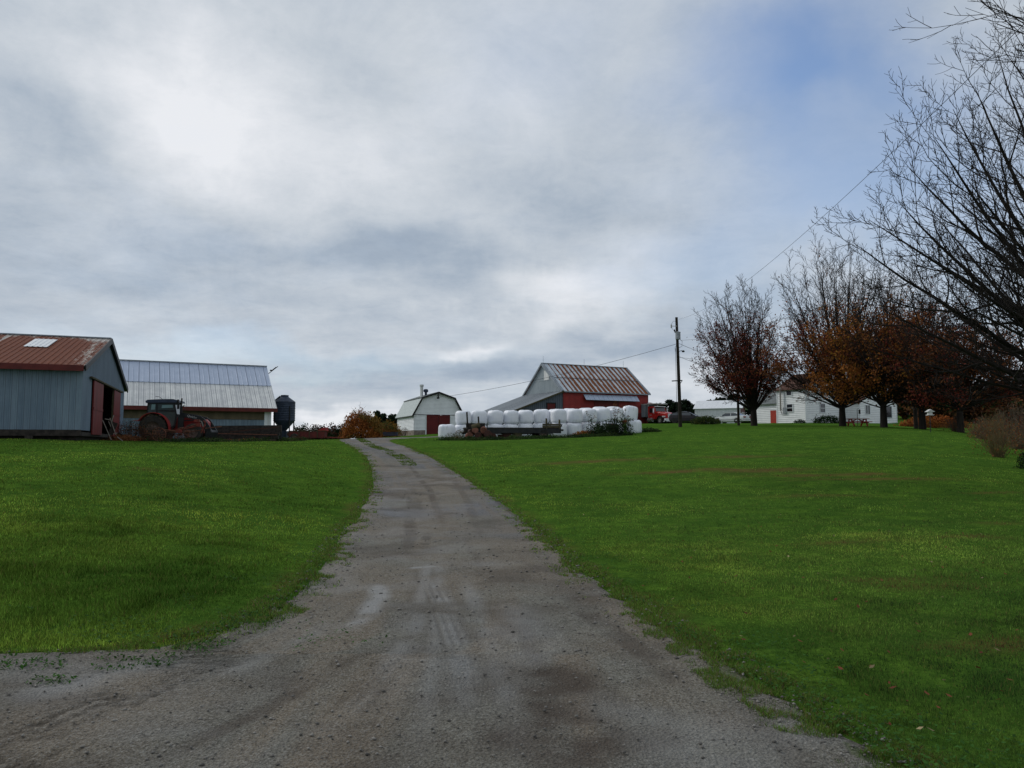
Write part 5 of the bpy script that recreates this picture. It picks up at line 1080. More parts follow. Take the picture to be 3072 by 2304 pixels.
# dark trough by the white shed
p = at(1138, 1307, 84.0); o = MB(); o.box((0, 0, 0), (1.95, .9, .36)); o.box((-.04, -.04, .33), (1.99, .94, .40)); o = o.build('feed_trough', M['purple']); o.location = (p[0], p[1], p[2]); o.rotation_euler = (0, 0, .05)
tag(o, 'long dark trough on the grass between orange shrub and white shed', 'trough')

# ------------------------------------------------------------------ vehicles
def loft(sections):            # list of (x, [(y, z) ...]) closed rings
    m = MB(); n = len(sections[0][1]); V = np.array([[(x, y, z) for y, z in ring]+[(x, ring[0][0], ring[0][1])] for x, ring in sections]); m.quadgrid(V)
    m.add([(sections[0][0], y, z) for y, z in sections[0][1]], [tuple(range(n))]); m.add([(sections[-1][0], y, z) for y, z in sections[-1][1]], [tuple(range(n))]); return m
def car(name, label, loc, rz, prof, roofp, paint, L=4.6, W=1.76, R=.32, wb=(.95, 3.65), rim='rim_grey'):
    """prof: x -> (sill z, shoulder z, half width); roofp: polygon (x, z) of the glasshouse, base to roof. x runs from the front to the tail"""
    T = thing(name, label, 'car', loc, rz)
    def ring(zs, zt, hw):
        return [(-hw*.92, zs), (-hw, zs+.12), (-hw*1.0, zs+(zt-zs)*.6), (-hw*.93, zt-.03), (-hw*.8, zt), (hw*.8, zt), (hw*.93, zt-.03), (hw, zs+(zt-zs)*.6), (hw, zs+.12), (hw*.92, zs)]
    m = loft([(x, ring(a, b, c*W/2)) for x, a, b, c in prof]); m.build('body', M[paint], T, smooth=False)
    gl = MB(); n = len(roofp); zmax = max(z for _, z in roofp); zmin = min(z for _, z in roofp)
    def hw(z): return W/2*(.90-.22*(z-zmin)/(zmax-zmin))
    V = [(x, -hw(z), z) for x, z in roofp]+[(x, hw(z), z) for x, z in roofp]
    gl.add(V, [tuple(range(n)), tuple(range(2*n-1, n-1, -1))]+[(i, i+n, (i+1) % n+n, (i+1) % n) for i in range(n)]); gl.build('glasshouse', M['glass_car'], T)
    up = sorted([q for q in roofp if q[1] > zmax-.16]); r = MB()
    P0, P1 = up[0], up[-1]; pts = [(P0[0]+.02, P0[1]+.012)]+[(x, z+.03) for x, z in up[1:-1]]+[(P1[0]-.02, P1[1]+.012)]
    V = np.array([[(x, s*(hw(z)-.01+.02), z-(.02 if abs(s) > .9 else 0)) for s in (-1.03, -.8, 0, .8, 1.03)] for x, z in pts]); r.quadgrid(V)
    fp, bp = min(roofp), max(roofp); mid = (P0[0]+P1[0])/2+.1
    for s in (-1, 1):
        for a, b in (((fp[0], fp[1]), P0), ((bp[0], bp[1]), P1), ((mid, zmin), (mid-.05, P0[1]))):
            r.bar((a[0], s*(hw(a[1])+.005), a[1]), (b[0], s*(hw(b[1])+.005), b[1]+.02), .05, .06)
        r.bar((P0[0], s*(hw(P0[1])+.0), P0[1]+.02), (P1[0], s*(hw(P1[1])), P1[1]+.02), .05, .05)
    r.build('roof', M[paint], T)
    for x in wb:
        for s in (-1, 1): wheel(T, (x, s*(W/2-.08), R), R, .21, R*.62, rim)
    a = MB()
    for x in wb:
        for s in (-1, 1): a.lathe([(R+.05, -.012), (R+.05, .012), (0, .013)], 18, (x, s*(W/2+.004), R+.02), 'y')
    a.build('wheel_arch', M['black'], T)
    return T, W
def cars():
    # white saloon seen from its left rear; x=0 nose, tail towards the camera-right
    p = at(2243, 1273, 98.5); q = at(2156, 1273, 101.5); g = h(p[0], p[1])
    d = np.array([p[0]-q[0], p[1]-q[1]]); rz = math.atan2(d[1], d[0]); 
    prof = [(0, .36, .66, .70), (.10, .22, .72, .86), (.6, .18, .82, .96), (1.3, .18, .92, 1.0), (3.3, .18, .95, 1.0), (4.2, .20, .98, .98), (4.62, .26, .96, .92), (4.75, .40, .90, .82)]
    roofp = [(1.15, .92), (1.95, 1.33), (2.3, 1.40), (3.15, 1.38), (3.45, 1.30), (4.15, .98)]
    c, s = cos(rz), sin(rz); loc = (p[0]-c*4.75, p[1]-s*4.75, g+.02)
    T, W = car('parked_car', 'white saloon car parked left of the forked maple, its tail towards the house', loc, rz, prof, roofp, 'white_paint', 4.75)
    for sg in (-1, 1):
        m = MB(); m.box((4.60, min(sg*.45, sg*.80), .68), (4.765, max(sg*.45, sg*.80), .86)); m.build('tail_light', M['lamp_red'], T)
    m = MB(); m.box((4.72, -.26, .64), (4.775, .26, .80)); m.build('licence_plate', M['plate'], T)
    m = MB(); m.box((4.5, -.84, .30), (4.84, .84, .52)); m.build('bumper', M['white_paint'], T); m = MB(); m.box((4.52, -.86, .46), (4.85, .86, .50)); m.box((.4, -.892, .42), (4.4, -.872, .47)); m.build('trim_strip', M['black'], T)
    m = MB(); m.box((1.45, -.98, .95), (1.6, -.84, 1.08)); m.build('mirror', M['white_paint'], T)
    # dark hatchback behind the pole, nose to the right
    p = at(2035, 1273, 100); q = at(2108, 1273, 99); g = h(p[0], p[1]); rz = radians(180-28)
    prof = [(0, .38, .70, .72), (.12, .22, .78, .88), (.7, .18, .92, .97), (1.4, .18, 1.02, 1.0), (3.2, .18, 1.06, 1.0), (4.1, .20, 1.10, .97), (4.4, .35, 1.05, .88)]
    roofp = [(.95, .98), (1.85, 1.42), (2.3, 1.50), (3.3, 1.47), (3.9, 1.36), (4.25, 1.08)]
    q = at(2112, 1273, 99.5); loc = (q[0], q[1], h(q[0], q[1])+.05)
    T, W = car('parked_hatchback', 'black hatchback car parked behind the bush beside the utility pole', loc, rz, prof, roofp, 'car_dark', 4.4)
    for sg in (-1, 1):
        m = MB(); m.box((.02, min(sg*.40, sg*.76), .62), (.25, max(sg*.40, sg*.76), .78)); m.build('headlight', M['lamp_clear'], T)
        m = MB(); m.box((1.3, sg*.93-.08, 1.02), (1.45, sg*.93+.08, 1.16)); m.build('mirror', M['car_dark'], T)
    m = MB(); m.box((-.02, -.26, .42), (.06, .26, .54)); m.build('licence_plate', M['plate'], T)
cars()

def truck():
    p = at(2017, 1272, 107.5); A = radians(-60); g = h(p[0], p[1])
    c, s = cos(A), sin(A)
    T = thing('dump_truck', 'red conventional cab lorry with a covered box parked beside the red barn', 'lorry', (p[0]-c*4.0, p[1]-s*4.0, g+.02), A)
    # x=0 back of cab, nose at x=3.9
    m = loft([(x, [(-w_, .75), (-w_, zt-.2), (-w_*.82, zt), (w_*.82, zt), (w_, zt-.2), (w_, .75)]) for x, zt, w_ in ((1.55, 1.78, .86), (2.3, 1.72, .80), (3.3, 1.58, .66), (3.62, 1.48, .60), (3.68, 1.35, .58))]); m.build('hood', M['truck_red'], T)
    m = MB(); m.prism([(0, .7), (1.6, .7), (1.6, 1.76), (1.35, 2.42), (.9, 2.55), (0, 2.55)], -1.0, 1.0); cb = m.build('cab', M['truck_red'], T)
    m = MB(); m.prism([(1.585, 1.80), (1.625, 1.80), (1.40, 2.40), (1.36, 2.40)], -.88, .88); m.build('windscreen', M['glass'], T)
    for y0 in (-1.02, .995): MB().box((.35, y0, 1.62), (1.25, y0+.025, 2.25)).build('side_window', M['glass'], T)
    m = MB(); m.bar((1.44, -.95, 2.50), (1.44, .95, 2.50), .34, .09); m.build('sun_visor', M['white_trim'], T)
    m = MB(); m.box((3.66, -.52, .85), (3.74, .52, 1.42)); m.build('grille', M['chrome'], T)
    m = MB(); m.box((3.6, -1.1, .45), (3.85, 1.1, .75)); m.build('bumper', M['white_trim'], T)
    m = MB(); m.box((3.86, -.95, .32), (3.89, -.15, .72)); m.build('licence_plate', M['plate'], T)
    for sg in (-1, 1):
        f = MB()
        for a0, a1 in zip(np.linspace(-.1, pi*.95, 9)[:-1], np.linspace(-.1, pi*.95, 9)[1:]): f.prism([(2.6+cos(a0)*.66, .5+sin(a0)*.66), (2.6+cos(a1)*.66, .5+sin(a1)*.66), (2.6+cos(a1)*.60, .5+sin(a1)*.60), (2.6+cos(a0)*.60, .5+sin(a0)*.60)], sg*.72-.02, sg*.72+.42 if sg > 0 else sg*.72-.42)
        f.build('fender', M['car_dark'], T)
        m = MB(); m.box((3.25, sg*.95-.22, .92), (3.42, sg*.95+.22, 1.10)); m.build('headlight', M['lamp_clear'], T)
        m = MB(); m.bar((1.5, sg*1.05, 2.3), (1.5, sg*1.28, 2.3), .03, .03); m.bar((1.5, sg*1.05, 1.5), (1.5, sg*1.28, 1.5), .03, .03); m.box((1.47, sg*1.28-.12, 1.5), (1.55, sg*1.28+.12, 2.2)); m.build('mirror', M['chrome'], T)
        wheel(T, (2.6, sg*.95, .50), .50, .28, .28, 'rim_grey')
        for x in (-4.2, -5.5): wheel(T, (x, sg*.90, .50), .50, .5, .28, 'rim_grey')
        m = MB(); m.lathe([(.0, -.1), (.3, -.1), (.3, .9), (0, .9)], 14, (.2, sg*1.0, .62), 'x'); m.build('fuel_tank', M['chrome'], T)
        m = MB(); m.tube([(-.12, sg*.85, .8), (-.12, sg*.85, 3.1)], .075, 8); m.build('exhaust_stack', M['chrome'], T)
    m = MB(); m.box((-6.3, -.45, .62), (3.5, .45, .85)); m.build('chassis', M['black_steel'], T)
    m = MB(); m.prism([(-6.3, 1.05), (-.5, 1.05), (-.3, 2.85), (-6.3, 2.85)], -1.2, 1.2)
    for x in np.arange(-6.1, -.6, .62): m.box((x, -1.26, 1.1), (x+.09, -1.2, 2.8)); m.box((x, 1.2, 1.1), (x+.09, 1.26, 2.8))
    m.build('box', M['galv_dark'], T)
    m = MB(); m.box((-.5, -1.2, 2.85), (1.7, 1.2, 2.95)); m.bar((-6.4, -1.22, 2.88), (1.7, -1.22, 2.90), .08, .10); m.build('cab_guard', M['galv_dull'], T)
    xs = np.linspace(-6.2, -.2, 12); ysr = np.linspace(-1.22, 1.22, 9)
    V = np.array([[(x, y, 2.86+.42*(1-(y/1.22)**2)*(.55+.45*sin(x*2.3+.8)**2)*min(1, (x+6.4)/.9)*min(1, (.1-x)/.9)) for y in ysr] for x in xs]); m = MB(); m.quadgrid(V); m.build('tarpaulin', M['tarp_red'], T)
    o = bpy.data.curves.new('door_sign', 'FONT')
    bpy.data.curves.remove(o)
    m = MB(); m.box((.35, -1.012, 1.30), (.85, -1.0, 1.34)); m.box((.38, -1.012, 1.22), (.80, -1.0, 1.25)); m.build('door_emblem', M['lettering'], T)
truck()

# ------------------------------------------------------------------ poles and wires
def utility_pole():
    b = at(2041, 1275, 76.0); t = at(2034, 952, 76.0); g = h(b[0], b[1])
    T = thing('utility_pole', 'tall wooden utility pole with a grey transformer and small lamp', 'utility pole', (b[0], b[1], g)); Hh = t[2]-g
    s = 76.0/F_PX
    def z(V): return at(2036, V, 76.0)[2]-g
    m = MB(); m.tube([(0, 0, -.3), (-.05, 0, Hh*.3), (-.12, 0, Hh*.65), (-.2, 0, Hh)], [.19, .17, .15, .13], 12); m.build('pole', M['wood_pole'], T)
    xm = -.19
    m = MB(); m.lathe([(0, 0), (.22, 0), (.25, .06), (.25, .66), (.27, .69), (.27, .74), (.1, .80), (0, .80)], 18, (xm+.02, -.38, z(1020))); m.build('transformer', M['pole_grey'], T)
    m = MB(); m.bar((xm-.25, -.38, z(1020)+.7), (xm-.34, -.42, z(1020)+1.0), .10, .08); m.build('bushing', M['black'], T)
    m = MB(); m.bar((xm, -.12, z(979)), (xm-.50, -.12, z(979)), .05, .05); m.lathe([(.04, -.18), (.09, -.12), (.06, -.06), (.09, 0), (.06, .06), (.09, .12), (.04, .18)], 10, (xm-.56, -.12, z(979))); m.build('fuse_cutout', M['insulator'], T)
    m = MB(); m.tube([(xm, -.12, z(965)), (xm-.35, -.12, z(964)), (xm-.56, -.12, z(973))], .014, 5); m.tube([(xm-.56, -.12, z(984)), (xm-.34, -.3, z(994)), (xm-.3, -.4, z(999))], .014, 5)
    m.tube([(xm+.2, -.3, z(1018)), (xm+.45, -.3, z(1025)), (xm+.42, -.3, z(1040)), (xm+.1, -.2, z(1045))], .02, 5); m.tube([(xm-.1, -.2, z(1035)), (xm-.25, -.2, z(1045)), (xm-.22, -.2, z(1056))], .02, 5)
    m.tube([(xm-.17, -.05, z(1045)), (xm-.15, -.05, z(1200)), (xm-.1, -.1, z(1270))], .022, 5); m.build('lead_wire', M['black'], T)
    m = MB(); m.tube([(xm+.1, -.1, z(1055)), (xm+.45, -.12, z(1052))], .03, 6); m.lathe([(.0, .1), (.12, .06), (.16, -.05), (.10, -.1), (0, -.1)], 10, (xm+.58, -.12, z(1054))); m.build('lamp', M['black_steel'], T)
    m = MB(); m.bar((xm-.62, -.2, z(1143.5)), (xm+.42, -.2, z(1142)), .10, .10); m.bar((xm+.40, -.2, z(1143)), (xm+.12, -.2, z(1155)), .05, .05); m.build('cross_arm', M['wood_pole'], T)
    return T
UP = utility_pole()
def short_pole():
    b = at(2216, 1273, 82.0); g = h(b[0], b[1]); t = at(2212, 1112, 82.0)
    T = thing('short_pole', 'short dark wooden pole in front of the white car and forked maple', 'pole', (b[0], b[1], g))
    m = MB(); m.tube([(0, 0, -.3), (-.02, 0, 3), (-.1, 0, t[2]-g)], [.14, .13, .11], 10); m.build('post', M['wood_pole'], T)
    m = MB(); m.tube([(-.1, -.12, t[2]-g-.2), (-.1, -.12, t[2]-g-.08)], .06, 8); m.bar((-.1, -.1, t[2]-g-1.2), (-.1, -.18, t[2]-g-.9), .12, .05); m.build('insulator', M['insulator'], T)
short_pole()
def wire(a, b, sag, r, label, name='overhead_wire'):
    a = np.array(a, float); b = np.array(b, float); t = np.linspace(0, 1, 30)[:, None]; P = a*(1-t)+b*t; P[:, 2] -= (4*t*(1-t))[:, 0]*sag
    m = MB(); m.tube(P, r, 5); o = m.build(name, M['black']); return tag(o, label, 'wire', 'overhead wires from the utility pole')
W0 = at(2037, 958, 76); wire(W0, (10.2, 7.0, 10.9), 1.5, .008, 'thin overhead wire climbing from the pole top to the upper right corner')
W1 = at(2041, 1021, 76); wire(W1, (13.6, 8.0, 7.2), 1.0, .011, 'overhead wire passing behind the bare branches towards the right edge')
W2 = at(2032, 1031, 76); wire(W2, at(1347, 1188, 94.8), .45, .018, 'overhead wire from the pole across the red barn to the white shed gable')
W3 = at(2038, 1031, 76); wire(W3, at(2346, 1100, 106), .8, .018, 'upper wire from the utility pole into the maples by the house')
W4 = at(2038, 1070, 76); wire(W4, at(2212, 1118, 82), .25, .016, 'wire from below the pole lamp to the top of the short pole')
W5 = at(2038, 1072, 76); wire(W5, at(2330, 1080, 100), .35, .014, 'nearly level thin wire from the utility pole into the maples')

# ------------------------------------------------------------------ trees
def tube_batch(polys, k):
    """polys: list of (pts (n,3), radii (n)); all merged"""
    Vs, Fs, off = [], [], 0; byn = {}
    for p, r in polys: byn.setdefault(len(p), []).append((p, r))
    ang = np.arange(k)*2*pi/k
    for n, lst in byn.items():
        P = np.array([p for p, _ in lst]); R = np.array([r for _, r in lst]); m = len(lst)
        T = np.gradient(P, axis=1); T /= np.linalg.norm(T, axis=2)[..., None]+1e-9
        ref = np.where((np.abs(T[:, :1, 2]) < .85)[..., None], np.array([0, 0, 1.0]), np.array([1.0, 0, 0]))
        A = np.cross(T, ref); A /= np.linalg.norm(A, axis=2)[..., None]+1e-9; B = np.cross(A, T)
        V = P[:, :, None]+R[:, :, None, None]*(np.cos(ang)[None, None, :, None]*A[:, :, None]+np.sin(ang)[None, None, :, None]*B[:, :, None])
        i, j = np.meshgrid(np.arange(n-1), np.arange(k), indexing='ij'); q = np.stack([i*k+j, i*k+(j+1) % k, (i+1)*k+(j+1) % k, (i+1)*k+j], -1).reshape(-1, 4)
        Fs.append((q[None]+(np.arange(m)*n*k)[:, None, None]).reshape(-1, 4)+off); Vs.append(V.reshape(-1, 3)); off += m*n*k
    return np.concatenate(Vs), np.concatenate(Fs)
def unit(v): return v/(np.linalg.norm(v)+1e-9)
def grow(seed, base, trunk_h, trunk_r, limbs, n2, n3, n4, tw=.010, up=.10, l2=.42, l3=.42, l4=.5, jit=.05, rmin=.006, minlen=.12, ang=(.45, .85), lean=(0, 0)):
    """limbs: list of (start height, target point relative to the base, radius). Returns thick and thin polylines and twig points"""
    r = np.random.RandomState(seed); thick, thin, tips = [], [], []
    top = trunk_h; tp = np.array([[0, 0, -.3], [0, 0, .15], [lean[0]*.3, lean[1]*.3, top*.5], [lean[0], lean[1], top]], float)
    thick.append((tp, np.array([trunk_r*1.35, trunk_r*1.12, trunk_r, trunk_r*.85])))
    def child(p0, d0, L, r0, lev, nn, wander):
        n = 6 if lev == 2 else (5 if lev == 3 else 4); pts = [p0]; d = d0.copy(); st = L/(n-1)
        for i in range(n-1):
            d = unit(d+np.array([0, 0, up*(1.2 if lev == 2 else .8)])+r.randn(3)*wander); pts.append(pts[-1]+d*st)
        pts = np.array(pts); rad = np.linspace(r0, max(tw*.5, r0*.25), n); return pts, rad
    def spawn(pts, rad, L, lev):
        cnt = {2: n2, 3: n3, 4: n4}[lev]; ll = {2: l2, 3: l3, 4: l4}[lev]
        s0 = {2: .28, 3: .15, 4: .15}[lev]; cum = np.linspace(0, 1, len(pts)); phi = r.rand()*6.28
        for c in range(cnt):
            t = s0+(1-s0)*(c+r.rand()*.8)/cnt
            if t > .99: t = .99
            i = min(int(t*(len(pts)-1)), len(pts)-2); f = t*(len(pts)-1)-i; p = pts[i]*(1-f)+pts[i+1]*f; tan = unit(pts[i+1]-pts[i]); rr = rad[i]*(1-f)+rad[i+1]*f
            phi += 2.4+r.randn()*.3; a1 = unit(np.cross(tan, [0.3, .2, 1.0])); a2 = np.cross(tan, a1); th = ang[0]+(ang[1]-ang[0])*r.rand()
            d = unit(tan*cos(th)+(a1*cos(phi)+a2*sin(phi))*sin(th)); Lc = L*ll*(1-.40*t)*(.6+.6*r.rand())
            if Lc < minlen: Lc = minlen
            r0 = max(tw if lev < 4 else rmin, min(rr*.62, Lc*(.016 if lev == 2 else .013)))
            q, qr = child(p, d, Lc, r0, lev, 0, jit*1.4)
            (thin if lev > 2 or r0 < .03 else thick).append((q, qr))
            if lev < 4: spawn(q, qr, Lc, lev+1)
            if lev >= 3: tips.append(q[-1]); tips.append(q[len(q)//2])
    for sh, tgt, lr in limbs:
        tgt = np.array(tgt, float); b0 = np.array([lean[0]*sh/top, lean[1]*sh/top, sh]); L = np.linalg.norm(tgt-b0); out = unit(np.array([tgt[0]-b0[0], tgt[1]-b0[1], 0])+1e-6)
        hz = math.hypot(tgt[0]-b0[0], tgt[1]-b0[1]); c1 = b0+out*hz*.50+np.array([0, 0, (tgt[2]-sh)*.40])
        t = np.linspace(0, 1, 12)[:, None]; P = b0*(1-t)**2+2*c1*t*(1-t)+tgt*t*t; P[1:] += np.cumsum(r.randn(11, 3)*jit*.35, 0)*L/11
        R = lr*(1-t[:, 0])**.8+tw*.8; thick.append((P, R)); spawn(P, R, L, 2)
        tips.append(P[-1])
    b = np.array(base)
    return [(p+b, q) for p, q in thick], [(p+b, q) for p, q in thin], np.array(tips)+b
def leafcloud(pts, size, seed, col, n_per=1, spread=.15, sz=(.6, 1.3)):
    r = np.random.RandomState(seed); P = np.repeat(pts, n_per, 0); P = P+r.randn(*P.shape)*spread; n = len(P)
    A = r.randn(n, 3); A /= np.linalg.norm(A, axis=1)[:, None]; B = np.cross(A, r.randn(n, 3)); B /= np.linalg.norm(B, axis=1)[:, None]
    s = size*(sz[0]+(sz[1]-sz[0])*r.rand(n, 1)); V = np.stack([P-A*s*.5, P-B*s*.38+A*s*.05, P+A*s*.55, P+B*s*.38+A*s*.05], 1)
    c = np.repeat(col(n, r, P)[:, None], 4, 1); return V.reshape(-1, 3), np.arange(4*n).reshape(-1, 4), c.reshape(-1, 3)
def fan_limbs(seed, n, Hc, Rx, z0, trunk_h, r0, inner=.15, low=.28, pw=.8, sh=(.75, 1.0)):
    """limb targets on an egg shaped crown; Hc crown height, Rx radius, z0 bottom of the crown"""
    r = np.random.RandomState(seed); L = []
    for i in range(n):
        t = (i+.5)/n; az_ = i*2.39996+r.rand()*.4; e = t**.72; Hk = 1-.35*r.rand()*(i % 3 == 1)                # 0 top, 1 widest/lowest
        thv = e*radians(112); k = (.90+.16*r.rand())*Hk
        rad = Rx*sin(thv)**.62*k; zc = z0+Hc*(low+(1-low)*cos(thv) if thv < pi/2 else low*(1+cos(thv)*1.0)); 
        L.append((trunk_h*(sh[0]+(sh[1]-sh[0])*r.rand()), (cos(az_)*rad, sin(az_)*rad, zc), r0*(1.05-.5*e)*(.8+.4*r.rand())))
    return L
def make_tree(name, label, base, thick, thin, tips, leaf=None, leafcol=None, lsize=.14, nper=2, spread=.18, seed=1, group=None, bark='bark', twig='twig', cat='tree', kt=7):
    T = thing(name, label, cat, base, 0, group); b = np.array(base)
    V, F = tube_batch(thick, kt); rawmesh('trunk', V-b, F, 4, M[bark], T, smooth=True)
    V, F = tube_batch(thin, 3); cr = rawmesh('crown', V-b, F, 4, M[twig], T)
    if leaf is not None and len(leaf):
        V, F, c = leafcloud(leaf, lsize, seed, leafcol, nper, spread); rawmesh('leaves', V-b, F, 4, M['leaf'], cr, col=c)
    return T
def mapcol(*cols):
    cols = np.array(cols)
    def f(n, r, P): 
        cl = fbm(P[:, 0]*.9+P[:, 1]*.4, P[:, 2]*.9, 71, 3); i = np.clip(((cl-.3)/.4*len(cols)+r.randn(n)*.6).astype(int), 0, len(cols)-1); return cols[i]*(.55+.8*r.rand(n, 1))
    return f
def maple(U, V, Y, top_V, Rx, seed, label, dens, cols, n=16, fork=False, low=.30, zband=(.12, .62), n2=9, tr=.34, trunk_h=2.0, z0=1.6, leafsz=.17, off=0.0):
    p = at(U, V, Y); g = h(p[0], p[1]); top = at(U, top_V, Y)[2]-g; Hc = top-z0
    lim = [(a, (t[0]+off, t[1], t[2]), c) for a, t, c in fan_limbs(seed, n, Hc, Rx, z0, trunk_h, tr*.30, low=low)]
    th, tn, tips = grow(seed, (p[0], p[1], g), trunk_h, tr, lim, n2, 7, 4, tw=.017, up=.07, l2=.34, l3=.45, l4=.55, rmin=.013, ang=(.35, .80))
    r = np.random.RandomState(seed+9); zz = (tips[:, 2]-g)/top; cl = fbm(tips[:, 0]*.55+7*seed, tips[:, 2]*.55, 5+seed, 3)
    pr = dens*np.clip((cl-.36)*6, 0, 1.3)*np.clip((zz-zband[0])/.10, 0, 1)*np.clip((zband[1]-zz)/.22, .03, 1)
    lf = tips[r.rand(len(tips)) < pr]
    return make_tree('maple_tree', label, (p[0], p[1], g), th, tn, tips, lf, mapcol(*cols), leafsz, 2, .22, seed, 'maples in front of the farmhouse')
RED = (.15, .032, .022); RUS = (.24, .080, .026); ORG = (.31, .115, .026); BRN = (.17, .070, .030); YEL = (.23, .115, .018); DRK = (.06, .025, .015)
maple(2262, 1276, 80, 880, 4.4, 11, 'multi-stemmed maple, mostly bare with dark red leaves low down, left of the red door', .24, [RED, RED, BRN, (.16, .035, .02)], n=44, zband=(.20, .86), tr=.32, trunk_h=1.9, n2=11, low=.36, off=-1.5, leafsz=.16)
maple(2528, 1279, 72, 775, 6.7, 23, 'tall maple with rusty brown lower leaves, its trunk beside the red picnic table', .48, [RED, RUS, BRN, BRN, RUS], n=54, zband=(.10, .74), tr=.30, trunk_h=2.0, n2=11, low=.30)
maple(2652, 1284, 66, 850, 5.6, 37, 'orange leaved maple with a thick dark trunk before the right wing of the house', 0.62, [ORG, RUS, YEL, BRN, ORG], n=32, zband=(.12, .92), tr=.28, trunk_h=2.1, n2=10)
maple(2768, 1287, 64, 850, 5.4, 41, 'brown leaved maple just right of the end of the farmhouse', 0.6, [BRN, RUS, RED, BRN, DRK], n=30, zband=(.12, .90), tr=.26, trunk_h=2.3, n2=10)
maple(2882, 1294, 61, 930, 5.4, 53, 'dark maple with dull red leaves, furthest right of the row', .55, [RED, BRN, DRK, RUS], n=28, zband=(.14, .90), tr=.25, trunk_h=2.1, n2=10)
maple(2748, 1280, 78, 870, 5.6, 59, 'thin maple behind the right corner of the farmhouse, partly hidden by a thicker trunk', .8, [DRK, BRN, RED], n=12, zband=(.14, .95), tr=.20, trunk_h=2.4)

# big bare maple just outside the frame, its branches sweeping in from the right
def big_bare():
    x, y = 17.6, 22.0; g = h(x, y); r = np.random.RandomState(5); lim = []
    # targets: crown shell, fuller on the side we see
    for U, V, Y, lr in ((2505, 705, 21, .13), (2560, 640, 24, .12), (2625, 560, 20, .13), (2690, 470, 22, .13), (2760, 385, 19, .13), (2830, 300, 22, .13), (2900, 200, 20, .14), (2960, 120, 23, .13), (3040, 60, 21, .14),
                        (2560, 905, 20, .12), (2640, 800, 25, .11), (2700, 720, 18, .11), (2560, 1030, 22, .075), (2760, 620, 26, .11), (2860, 480, 17, .11), (2950, 350, 26, .11),
                        (3060, 250, 18, .12), (3150, -60, 22, .16), (3250, -250, 20, .17), (2700, 980, 26, .08), (2800, 860, 17, .08), (2900, 760, 27, .09), (3000, 600, 16, .10), (2900, 1100, 24, .06)):
        p = at(U, V, Y); lim.append((1.7+2.2*r.rand()*(1 if V < 900 else .4), (p[0]-x, p[1]-y, p[2]-g), lr))
    for i in range(6):
        a = i*.5-1.4; e = radians(r.uniform(20, 75)); lim.append((2+2*r.rand(), (cos(a)*7.5*cos(e), sin(a)*7.5*cos(e), 4+13*sin(e)), .14))
    lim = [(a_, (t_[0]*.93, t_[1]*.93, t_[2]*.97), l_*.78) for a_, t_, l_ in lim]
    th, tn, tips = grow(77, (x, y, g), 3.2, .50, lim, 11, 8, 5, tw=.009, up=.10, l2=.34, l3=.45, l4=.52, rmin=.0065, ang=(.40, .95), jit=.075)
    make_tree('bare_tree', 'big bare tree whose dark branches sweep in from the right edge of the picture', (x, y, g), th, tn, tips, twig='twig', kt=8)
    # the second, nearer branch spray in the top right corner
    x, y = 13.6, 10.5; g = h(x, y); lim = []
    for U, V, Y, lr in ((2955, 15, 12, .035), (2985, 75, 11.5, .03), (3000, -60, 11, .04), (3040, 150, 12, .03), (3060, -100, 10, .05), (3150, 60, 12.5, .04)):
        p = at(U, V, Y); lim.append((5.3, (p[0]-x, p[1]-y, p[2]-g), lr))
    for i in range(9):
        a = i*.7-1.5; lim.append((5+r.rand()*2, (cos(a)*4, sin(a)*4, 9+3*r.rand()), .07))
    th, tn, tips = grow(78, (x, y, g), 7.0, .22, lim, 8, 4, 3, tw=.007, up=.08, l2=.35, l3=.42, l4=.5, rmin=.0038, ang=(.4, .8))
    make_tree('young_bare_tree', 'slender bare tree reaching twigs into the top right corner', (x, y, g), th, tn, tips, kt=6)
big_bare()

def shrub(name, label, U, V, Y, rx_, rz_, n, size, cols, seed, stems=14, spiky=False, cat='shrub', group=None, twig='twig', ry=None, stemr=.014, zoff=0, shell=.5):
    p = at(U, V, Y); g = h(p[0], p[1])+zoff; r = np.random.RandomState(seed); ry = ry or rx_
    T = thing(name, label, cat, (p[0], p[1], g), 0, group)
    polys = []; pts = []
    for i in range(stems):
        a = r.rand()*6.28; e = radians(r.uniform(20, 90)); k = .85+.3*r.rand(); tip = np.array([cos(a)*cos(e)*rx_*k, sin(a)*cos(e)*ry*k, max(.05, sin(e)*rz_*k)])
        b = np.array([cos(a)*rx_*.15, sin(a)*ry*.15, 0]); m = (b+tip)/2+np.array([0, 0, .12*rz_]); t = np.linspace(0, 1, 6)[:, None]
        P = b*(1-t)**2+2*m*t*(1-t)+tip*t*t+r.randn(6, 3)*.02*rz_; polys.append((P, np.linspace(stemr, stemr*.35, 6)))
        for c in range(4):
            q = P[2+c]; d = unit(np.array([r.randn(), r.randn(), 1.0]))*rz_*.28*r.rand(); polys.append((np.array([q, q+d*.5+r.randn(3)*.02, q+d]), np.array([stemr*.5, stemr*.4, stemr*.25])))
    Vv, F = tube_batch(polys, 4); rawmesh('stems', Vv, F, 4, M[twig], T)
    if n:
        ct = r.randn(int(n*3), 3); ct /= np.linalg.norm(ct, axis=1)[:, None]; rad = shell+(1-shell)*r.rand(len(ct))**.6
        ct *= rad[:, None]*(.72+.5*fbm(np.arctan2(ct[:, 1], ct[:, 0])*2.2+seed, ct[:, 2]*3, seed, 3))[:, None]*1.08; ct[:, 2] = np.abs(ct[:, 2])
        P = ct*np.array([rx_, ry, rz_]); P = P[:n]
        V2, F2, c = leafcloud(P, size, seed, mapcol(*cols), 1, size*.5); V2[:, 2] = np.maximum(V2[:, 2], .01); rawmesh('foliage', V2, F2, 4, M['leaf'], T, col=c)
    return T
